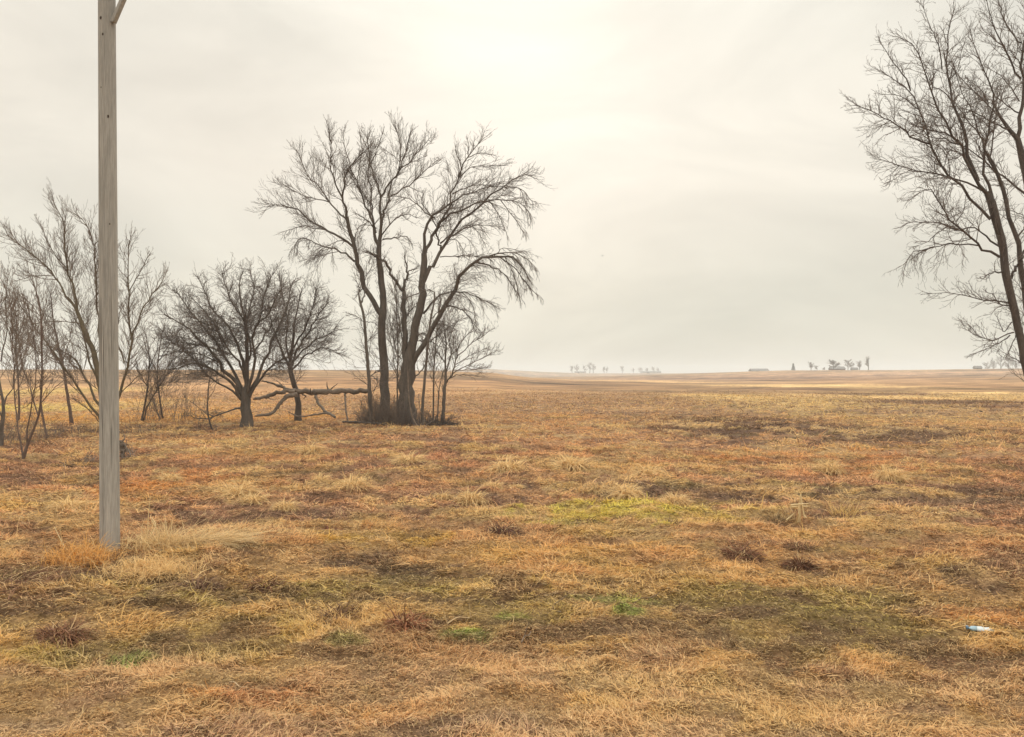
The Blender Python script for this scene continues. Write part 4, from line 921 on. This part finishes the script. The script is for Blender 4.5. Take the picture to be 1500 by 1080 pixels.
bare_tree('bare_tree', 'third tree whose thick upper limbs come in from beyond the right edge', 28.5,
 ('p 1560,646 1558,600 1552,540 1545,470 1530,400 1518,340 6 1120,400 1090,250 1065,130 1040,20 5 1025,900 990,830 930,740 880,640', 26, 22, 20, 19, 17, 15, 13, 12, 11, 9, 8, 6.5, 4, 2.6),
 [('5 1038,880 1062,740 1068,600 1068,450 1078,320 1100,150 1090,20', 7, 2, -.5), ('5 1062,270 1040,255 980,170 930,60 905,-40', 3.2, 1, .7), ('5 1062,500 990,370 920,240 870,100 838,-20', 3.6, 1, -.9), ('5 1000,400 960,300 880,240 820,190 800,140', 2, .8, .7), ('5 935,745 870,690 800,610 700,520 640,440', 2.6, .8, -.9), ('5 1060,720 980,670 900,610 880,560', 2.8, .9, .9),
  ('6 1130,400 1080,365 1000,300 920,235 830,160 760,100 690,60 5 640,895', 4.5, 1, -1.2), ('5 995,830 880,770 760,710 700,690', 3, .9, -.7), ('6 1140,460 1230,260 1300,60 5 1300,600 1340,300', 10, 2, .8), ('5 1300,700 1220,500 1200,300 1150,100', 4, 1.2, -.8), ('6 1180,560 1300,420 1420,300', 6, 1.5, -1), ('5 1050,640 1000,560 930,480 850,430', 2.4, .8, .9), ('5 1066,420 1000,330 960,320', 1.8, .8, -.6), ('5 1010,400 1040,300 1000,170', 1.6, .8, .6)],
 group='bare trees at the right edge', seed=43, L1=1.2, n1=4.2, up=.3, wig=.17, bark='bark_fork', tipr=.0040, ang=44)

# ------------------------------------------------------------------ fallen trunk and debris
def wood(name, specs, D, bark, label=None, cat=None, group=None, sides=12):
    """traced pieces: first is the body, the others are its branches: (spec, w0, w1, dy)"""
    pts = tr_pts(specs[0][0]); a = at(pts[0][0], pts[0][1], D); gz_ = th(a.x, D)
    root = empty(name, (a.x, D, gz_), label, cat, group); o3 = np.array([a.x, D, gz_]); g = np.random.default_rng(len(specs) * 7 + int(D * 10))
    for i, (spec, w0, w1, dy0, dy1) in enumerate(specs):
        pts = tr_pts(spec); nn = len(pts); s = np.linspace(0, 1, nn)
        P3 = np.array([at(x, y, D + dy0 + (dy1 - dy0) * t) for (x, y), t in zip(pts, s)])
        c_, r_ = resample(P3, np.interp(s, [0, 1], [w0, w1]) * D / FPX / 2, 20)
        c_[:, 2] = np.maximum(c_[:, 2], terrain(c_[:, 0], c_[:, 1]) + r_ * 0.4)
        c_[1:-1] += g.normal(0, 1, (18, 3)) * r_[1:-1, None] * 0.28
        r_ = r_ * (1 + g.normal(0, 0.10, 20)); r_[-1] *= 0.5
        c_ = np.vstack([c_[0] + (c_[0] - c_[1]) * 0.02, c_]); r_ = np.concatenate([[0.001], r_])
        V, F = tubes(c_[None], r_[None], sides)
        make_mesh('trunk' if i == 0 else 'branch', V, F, M[bark], root, origin=o3)
        for q in range(2 if i else 5):
            j = int(g.integers(3, 18)); d_ = nrm(np.array([g.normal(0, .6), g.normal(0, .6), g.uniform(-.4, 1)])); l_ = g.uniform(.12, .5) if w0 > 3 else .12
            st_ = np.array([c_[j], c_[j] + d_ * l_ * .5 + g.normal(0, .02, 3), c_[j] + d_ * l_ + g.normal(0, .04, 3)]); st_, sr_ = resample(st_, [r_[j] * .35, r_[j] * .28, r_[j] * .12], 6)
            V, F = tubes(st_[None], sr_[None], 6); make_mesh('stub', V, F, M[bark], root, origin=o3)
    return root
wood('fallen_tree', [('Z 860,330 800,333 700,336 600,335 500,336 420,334 370,330', 6.6, 8.6, .3, -.3),
 ('Z 385,330 330,322 285,305 235,285 190,272 148,266', 5.5, 2.2, -.3, .3), ('Z 370,335 310,335 250,345 190,365 140,378 95,388', 6, 4.2, -.3, -1.2), ('Z 385,352 340,365 290,395 262,430 235,465 195,490 150,494 105,500', 6.2, 3.2, -.3, -1.6),
 ('Z 515,350 512,375 535,420 575,465 620,490 645,512', 4.6, 3, 0, -1.0), ('Z 640,505 600,485 550,483 470,495 400,502 360,485 325,468', 3.2, 1.6, -1.0, .2), ('Z 705,352 708,400 712,460 728,530', 3.2, 2.2, .0, -.5), ('Z 420,355 445,365 430,385', 2, 1, -.2, 0)],
 35.0, 'dead', 'barkless trunk fallen level between the middle clump and the round tree, propped on its branches', 'fallen tree')
wood('fallen_branch', [('Z 690,537 760,536 850,543 930,548 965,552', 3, 1.6, 0, -.3), ('Z 745,538 790,548 850,553', 1.4, .8, 0, -.2)], 33.6, 'bark_fork', 'dark branch lying on the grass below the propped trunk', 'branch')
# brush around the middle trunks
def brush(name, x0, x1, y, top, D, n, colm, label, cat, seed, rad=(.004, .011), lean=.25, horiz=False, depth=.7):
    g = np.random.default_rng(seed)
    a = at(x0, y, D); b = at(x1, y, D); cx_ = (a.x + b.x) / 2; gz_ = th(cx_, D); Hh = (y - top) * D / FPX
    k = 6
    bx = g.uniform(a.x, b.x, n); by = D + g.normal(0, depth, n)
    P = np.empty((n, k, 3)); P[:, 0] = np.stack([bx, by, terrain(bx, by) - 0.02], -1)
    if horiz:
        v = nrm(np.stack([g.normal(0, 1, n), g.normal(0, .6, n), np.abs(g.normal(0.25, .25, n))], -1)); tr_ = -0.1
    else:
        v = nrm(np.stack([g.normal(0, lean, n), g.normal(0, lean, n), np.ones(n)], -1)); tr_ = 0.0
    L = Hh * g.uniform(0.35, 1.1, n) * (2.0 if horiz else 1)
    edge = np.clip(1.25 - np.abs((bx - cx_) / ((b.x - a.x) / 2)) ** 3, .3, 1); L = L * edge
    for q in range(1, k):
        P[:, q] = P[:, q - 1] + v * (L / (k - 1))[:, None]
        v = nrm(v + g.normal(0, .18, (n, 3)) + np.array([0, 0, tr_]))
    Rd = g.uniform(*rad, n)[:, None] * np.linspace(1, .4, k)[None]
    parts = [tubes(P, Rd, 4)]
    rs = sprout(P, Rd, np.full(n, 3), .25, L * .45, 38, 4, .2, np.array([0, 0, .1]), .006, .004, g)
    parts.append(tubes(rs[0], rs[1], 3))
    V, F = merge(parts); V[:, 2] = np.maximum(V[:, 2], terrain(V[:, 0], V[:, 1]))
    org = np.array([cx_, D, gz_])
    o = make_mesh(name, V - org, F, M[colm]); o.location = org
    return tag(o, label, cat)
brush('brush_thicket', 525, 600, 617, 572, 34.6, 520, 'twig_pale', 'grey brown brush thicket filling the feet of the two stoutest trunks', 'thicket', 51, rad=(.005, .012), depth=.45)
brush('brush_thicket', 575, 640, 618, 590, 34.2, 260, 'twig', 'low scrub right of the stoutest trunk', 'thicket', 52, depth=.5)
brush('brush_pile', 624, 656, 626, 611, 33.6, 420, 'bark_fork', 'dark brush pile at the foot of the small spreading tree', 'brush pile', 53, rad=(.008, .02), horiz=True, depth=.35)
brush('brush_pile', 520, 575, 617, 604, 33.9, 240, 'bark_fork', 'dark litter of branches under the left big trunk', 'brush pile', 54, rad=(.006, .015), horiz=True, depth=.3)
brush('brush_pile', 100, 143, 685, 673, 20.3, 110, 'twig_pale', 'scattered twigs on the ground left of the pole', 'brush pile', 55, horiz=True, depth=.5)
brush('brush_pile', 176, 200, 674, 660, 21.0, 130, 'twig_pale', 'small heap of grey twigs around the stump right of the pole', 'brush pile', 56, horiz=True, depth=.3)
brush('dead_shrub', 60, 260, 640, 628, 30.5, 500, 'twig', 'strip of low dead stems along the foot of the left trees', 'shrub', 57, rad=(.003, .006), depth=1.6)
brush('dead_shrub', 200, 290, 634, 560, 37.5, 130, 'twig_pale', 'thin whippy shrub between the pole and the round tree', 'shrub', 58, rad=(.004, .008), depth=1.2)
brush('dead_shrub', -20, 60, 665, 600, 25.0, 110, 'twig_pale', 'whippy undergrowth at the left edge of the photograph', 'shrub', 59, rad=(.003, .007), depth=1.0)
wood('tree_stump', [('L 1035,745 1040,700 1030,650 1022,605', 7, 5, 0, 0), ('L 1030,640 1060,650 1075,720', 2.6, 1.4, 0, -.2), ('L 1028,620 1055,590 1045,550', 2.2, 1, 0, .1), ('L 1050,650 1085,690 1110,745', 2.4, 1.2, 0, -.3), ('L 1040,620 1070,640 1065,600', 1.5, .8, 0, 0)], 21.2, 'dead', 'splintered grey stump close to the right side of the pole', 'stump', sides=9)

# ------------------------------------------------------------------ far farms
def far_tree(x, ybase, ytop, D, label, group, seed, kind='round', wpx=None, dens=1.0):
    g = np.random.default_rng(seed)
    a = at(x, ybase, D); gz_ = th(a.x, D); top = at(x, ytop, D).z; Hh = max(top - gz_, 3); Wd = (wpx or (ybase - ytop)) * D / FPX / 2
    root = empty('far_tree', (a.x, D, gz_), label, 'tree', group)
    P = np.array([[0, 0, -.3], [0.1, 0, Hh * .2], [0.0, 0, Hh * .45], [0, 0, Hh * .8]], float); c_, r_ = resample(P, [Hh * .035, Hh * .028, Hh * .02, Hh * .006], 8)
    V, F = tubes(c_[None], r_[None], 8); make_mesh('trunk', V, F, M['bark'], root)
    if kind == 'cone':
        n = 1500; h = g.uniform(0.05, 1, n) ** 1.0; rr = Wd * (1 - h) * np.sqrt(g.random(n)) + .1; an = g.uniform(0, 6.28, n)
        V, F = blade_arrays(rr * np.cos(an), rr * np.sin(an), h * Hh, an, g.uniform(-.5, .3, n), np.full(n, Hh * .08), np.full(n, Hh * .03), np.full(n, .2), g=g)
        make_mesh('crown', V, F, M['evergreen'], root); return root
    n = 11; B = np.repeat(c_[None], 1, 0); 
    l0 = sprout(B, r_[None], np.array([n]), .28, np.array([Hh * .55]), 48 if kind == 'round' else 28, 7, .12, np.array([0, 0, .35 if kind == 'round' else .6]), Hh * .012, Hh * .004, g, lfall=.35)
    # scale sideways to the wanted width
    parts = [tubes(l0[0], l0[1], 4)]
    l1 = sprout(l0[0], l0[1], np.full(n, int(11 * dens)), .2, l0[2] * .5, 40, 5, .16, np.array([0, 0, .25]), Hh * .006, Hh * .0026, g); parts.append(tubes(l1[0], l1[1], 3))
    l2 = sprout(l1[0], l1[1], np.full(len(l1[2]), 8), .15, l1[2] * .6, 40, 4, .18, np.array([0, 0, .15]), Hh * .004, Hh * .0022, g); parts.append(tubes(l2[0], l2[1], 3))
    V, F = merge(parts)
    sx = Wd / max(np.percentile(np.abs(V[:, 0]), 97), .1); V[:, 0] *= sx; V[:, 1] *= sx
    V[:, 2] *= Hh / max(np.percentile(V[:, 2], 99.5), .1)
    make_mesh('crown', V, F, M['twig_pale'], root); return root
M['evergreen'] = mat('dark_needles', (0.035, 0.05, 0.028))
M['shed_wall'] = mat('shed_wall', (0.20, 0.17, 0.14), noise=[(0.8, .8, 1.2)])
M['red_wall'] = mat('red_barn_boards', (0.17, 0.075, 0.055), noise=[(0.8, .8, 1.2)])
M['roof'] = mat('dull_roof', (0.19, 0.18, 0.17), noise=[(0.5, .8, 1.2)])
M['pale_wall'] = mat('pale_siding', (0.50, 0.47, 0.42))
M['door'] = mat('barn_door', (0.05, 0.042, 0.036))
def barn(x0, x1, ybase, ytop, D, wall, label, roofh=.45, door=True):
    a = at(x0, ybase, D); b = at(x1, ybase, D); W = b.x - a.x; cx_ = (a.x + b.x) / 2; gz_ = th(cx_, D); Hh = max(at(x0, ytop, D).z - gz_, 2.2)
    root = empty('farm_building', (cx_, D, gz_), label, 'farm building')
    dp = min(9, W * .6); hw = Hh * (1 - roofh)
    box('wall', (0, 0, hw / 2 - .2), (W, dp, hw + .4), M[wall], root, bevel=0)
    e = .35
    V = np.array([[-W/2-e, -dp/2-e, hw-.05], [W/2+e, -dp/2-e, hw-.05], [W/2+e, 0, Hh], [-W/2-e, 0, Hh], [-W/2-e, dp/2+e, hw-.05], [W/2+e, dp/2+e, hw-.05],
                  [-W/2-e, -dp/2-e, hw-.2], [W/2+e, -dp/2-e, hw-.2], [W/2+e, dp/2+e, hw-.2], [-W/2-e, dp/2+e, hw-.2]], float)
    F = np.array([[0, 1, 2, 3], [3, 2, 5, 4], [0, 6, 7, 1], [4, 5, 8, 9], [6, 9, 8, 7], [0, 3, 4, 9], [1, 7, 8, 5]]); F2 = np.array([[0, 3, 4, 4]])
    make_mesh('roof', V, F, M['roof'], root, smooth=False)
    # gables
    G = np.array([[-W/2, -dp/2, hw], [-W/2, dp/2, hw], [-W/2, 0, Hh - .12], [W/2, -dp/2, hw], [W/2, dp/2, hw], [W/2, 0, Hh - .12]], float)
    make_mesh('gable', G, np.array([[0, 1, 2], [3, 5, 4]]), M[wall], root, smooth=False)
    if door:
        box('door', (-W * .18, -dp / 2 - .04, hw * .4), (W * .16, .07, hw * .8), M['door'], root, bevel=0)
        for q in (.12, .3): box('window', (W * q, -dp / 2 - .04, hw * .6), (W * .05, .07, hw * .3), M['door'], root, bevel=0)
    return root
FG1, FG2, FG3 = 'trees of the far left farmstead', 'trees of the far right farmstead', 'hazy trees at the far right'
D1, D2 = 1480, 690
for i, (x, yt, wp, kd) in enumerate([(838, 536, 5, 'tall'), (845, 534, 8, 'round'), (856, 534, 8, 'round'), (864, 531, 8, 'round'), (869, 532, 7, 'round'), (885, 537, 4, 'tall'), (889, 537, 4, 'tall'), (912, 536, 6, 'round'), (928, 539, 6, 'round'), (938, 538, 7, 'round'), (948, 539, 5, 'tall'), (957, 537, 6, 'round'), (964, 538, 6, 'round')]):
    grp = 'left cluster' if i < 5 else ('middle pair' if i < 7 else 'right cluster')
    far_tree(x, 546.5, yt, D1, ['leftmost and thinnest tree of the far farmstead', 'second tree from the left of the far farmstead', 'middle tree of the five in the far left farm cluster', 'tallest tree of the far left farm cluster', 'rightmost tree of the far left farm cluster', 'left one of two tiny far trees between the farm clusters', 'right one of two tiny far trees between the farm clusters',
       'first tree of the far cluster right of the tiny pair, standing apart', 'second faint tree of the far right hand farm cluster', 'third faint tree of the far right hand farm cluster', 'thin upright tree over the low far shed', 'darkest tree above the low far shed', 'last tree at the right end of the low far shed'][i], FG1, 60 + i, kd, wp)
barn(842, 858, 547, 544, D1 - 25, 'pale_wall', 'long low shed under the far left farm trees', .4)
barn(940, 968, 547, 544, D1 - 25, 'pale_wall', 'longer low shed at the right end of the far farmstead', .5)
barn(1099, 1124, 543.5, 540.2, 700, 'pale_wall', 'long dark low roofed shed on the crest, alone', .75)
far_tree(1162, 544, 532.5, 740, 'small dark cone shaped evergreen on the crest', None, 80, 'cone', 6.5)
for i, (x, yt, wp, kd, yb, lb) in enumerate([(1188, 530, 11, 'round', 543.5, 'leftmost small round tree of the far farm on the crest'), (1197, 535, 8, 'round', 543.5, 'lowest rounded tree of the far farm on the crest'), (1207, 538, 4, 'tall', 543.5, 'tiny bush like tree beside the red barn'), (1221, 527, 19, 'round', 543, 'broad tree left of the red barn'),
        (1242, 526.5, 17, 'round', 543, 'densest bluish tree right of the red barn'), (1259, 528, 8, 'tall', 543, 'pale slender tree second from the right of the far farm'), (1272, 522, 10, 'tall', 543, 'tallest slender tree at the right end of the far farm')]):
    far_tree(x, yb, yt, D2 + (i % 3) * 14, lb, FG2, 90 + i, kd, wp, dens=1.7 if 'dens' in lb or 'broad' in lb else 1.0)
barn(1216, 1236, 543, 537, D2 + 25, 'red_wall', 'low reddish barn between the two broad far trees', .5)
barn(1247, 1256, 543, 538.5, D2 + 40, 'pale_wall', 'small pale house behind the far farm trees', .5)
barn(1427, 1437, 541.5, 536, 660, 'shed_wall', 'tiny dark shed alone on the crest at right', .5)
for i, (x, yt, wp) in enumerate([(1446, 530, 10), (1455, 524, 12), (1466, 520, 14), (1477, 518, 15), (1488, 521, 13), (1499, 519, 14), (1511, 522, 14)]):
    far_tree(x, 541, yt, 1000 + 30 * (i % 2), ['lowest hazy tree at the left end of the far right grove', 'second hazy tree of the far right grove', 'third hazy tree of the far right grove', 'tallest hazy tree of the far right grove', 'hazy tree behind the right edge trunk', 'hazy far tree cut by the right edge of the photograph', 'hazy far tree just outside the right edge'][i], FG3, 110 + i, 'round', wp, 1.3)

# clods on the ploughed ground at right
gcl = np.random.default_rng(77)
def clod(x, y, s_px, label, group=None):
    import bmesh
    p = ground_at(x, y); s = s_px * p.y / FPX / 2
    bm = bmesh.new(); bmesh.ops.create_icosphere(bm, subdivisions=2, radius=s)
    for v in bm.verts: v.co *= gcl.uniform(.75, 1.2); v.co.z *= .8
    me = bpy.data.meshes.new('earth_clod'); bm.to_mesh(me); bm.free(); me.materials.append(M['clod'])
    o = link(bpy.data.objects.new('earth_clod', me)); o.location = p + Vector((0, 0, s * .3))
    tag(o, label, 'clod', group)
M['clod'] = mat('dark_earth', (0.055, 0.036, 0.025))
clod(1437, 604, 4.5, 'largest dark clod standing out near the right edge')
for i in range(34):
    clod(gcl.choice([gcl.uniform(1045, 1130), gcl.uniform(1180, 1300), gcl.uniform(1370, 1480)]), gcl.uniform(593, 612), gcl.uniform(1.2, 3.0), 'one of the small dark clods scattered on the stubble at right', 'small clods on the stubble')

# bird
import bmesh
bb = at(882.5, 375, 60)
bird = empty('bird', bb, 'tiny dark bird flying in the open sky right of the middle trees', 'bird')
M['bird'] = mat('bird_feathers', (0.04, 0.035, 0.03))
cc = np.array([[-.11, 0, 0], [-.06, 0, .005], [0, 0, .01], [.06, 0, .01], [.09, 0, .02], [.12, 0, .01]], float)
V, F = tubes(cc[None], np.array([[.012, .026, .035, .028, .022, .004]]), 10); make_mesh('body', V, F, M['bird'], bird)
for s in (-1, 1):
    W_ = np.array([[.05, s * .02, .02], [-.03, s * .02, .02], [-.02, s * .13, .07], [.05, s * .13, .07], [-.07, s * .24, .04], [-.01, s * .26, .045]], float)
    W2 = np.vstack([W_, W_ + [0, 0, .006]])
    F = np.array([[0, 1, 2, 3], [3, 2, 4, 5], [7, 6, 9, 8], [8, 9, 11, 10], [0, 3, 9, 6], [3, 5, 11, 9], [1, 7, 8, 2], [2, 8, 10, 4], [4, 10, 11, 5]])
    make_mesh('wing', W2, F, M['bird'], bird)
bird.rotation_euler = (0, 0, R(35)); bird.scale = (.55, .55, .55)

# ------------------------------------------------------------------ haze
HZ = True
if HZ:
    hb = 3300
    me = bpy.data.meshes.new('haze'); bm = bmesh.new(); bmesh.ops.create_cube(bm, size=1)
    lo, hi = -36.0, 30.0
    bmesh.ops.scale(bm, vec=(2 * hb, 2 * hb, hi - lo), verts=bm.verts); bmesh.ops.translate(bm, vec=(0, 0, (hi + lo) / 2), verts=bm.verts)
    bm.to_mesh(me); bm.free()
    mh = bpy.data.materials.new('haze_air'); mh.use_nodes = True; t = mh.node_tree; t.nodes.clear()
    o_ = N(t, 'ShaderNodeOutputMaterial'); pv = N(t, 'ShaderNodeVolumePrincipled')
    pv.inputs['Color'].default_value = (0.90, 0.955, 1.0, 1); pv.inputs['Density'].default_value = 0.0005
    t.links.new(pv.outputs[0], o_.inputs['Volume']); me.materials.append(mh)
    hz = bpy.data.objects.new('haze', me); COL.objects.link(hz); tag(hz, 'thin pale haze over the distant fields', 'haze', kind='stuff')
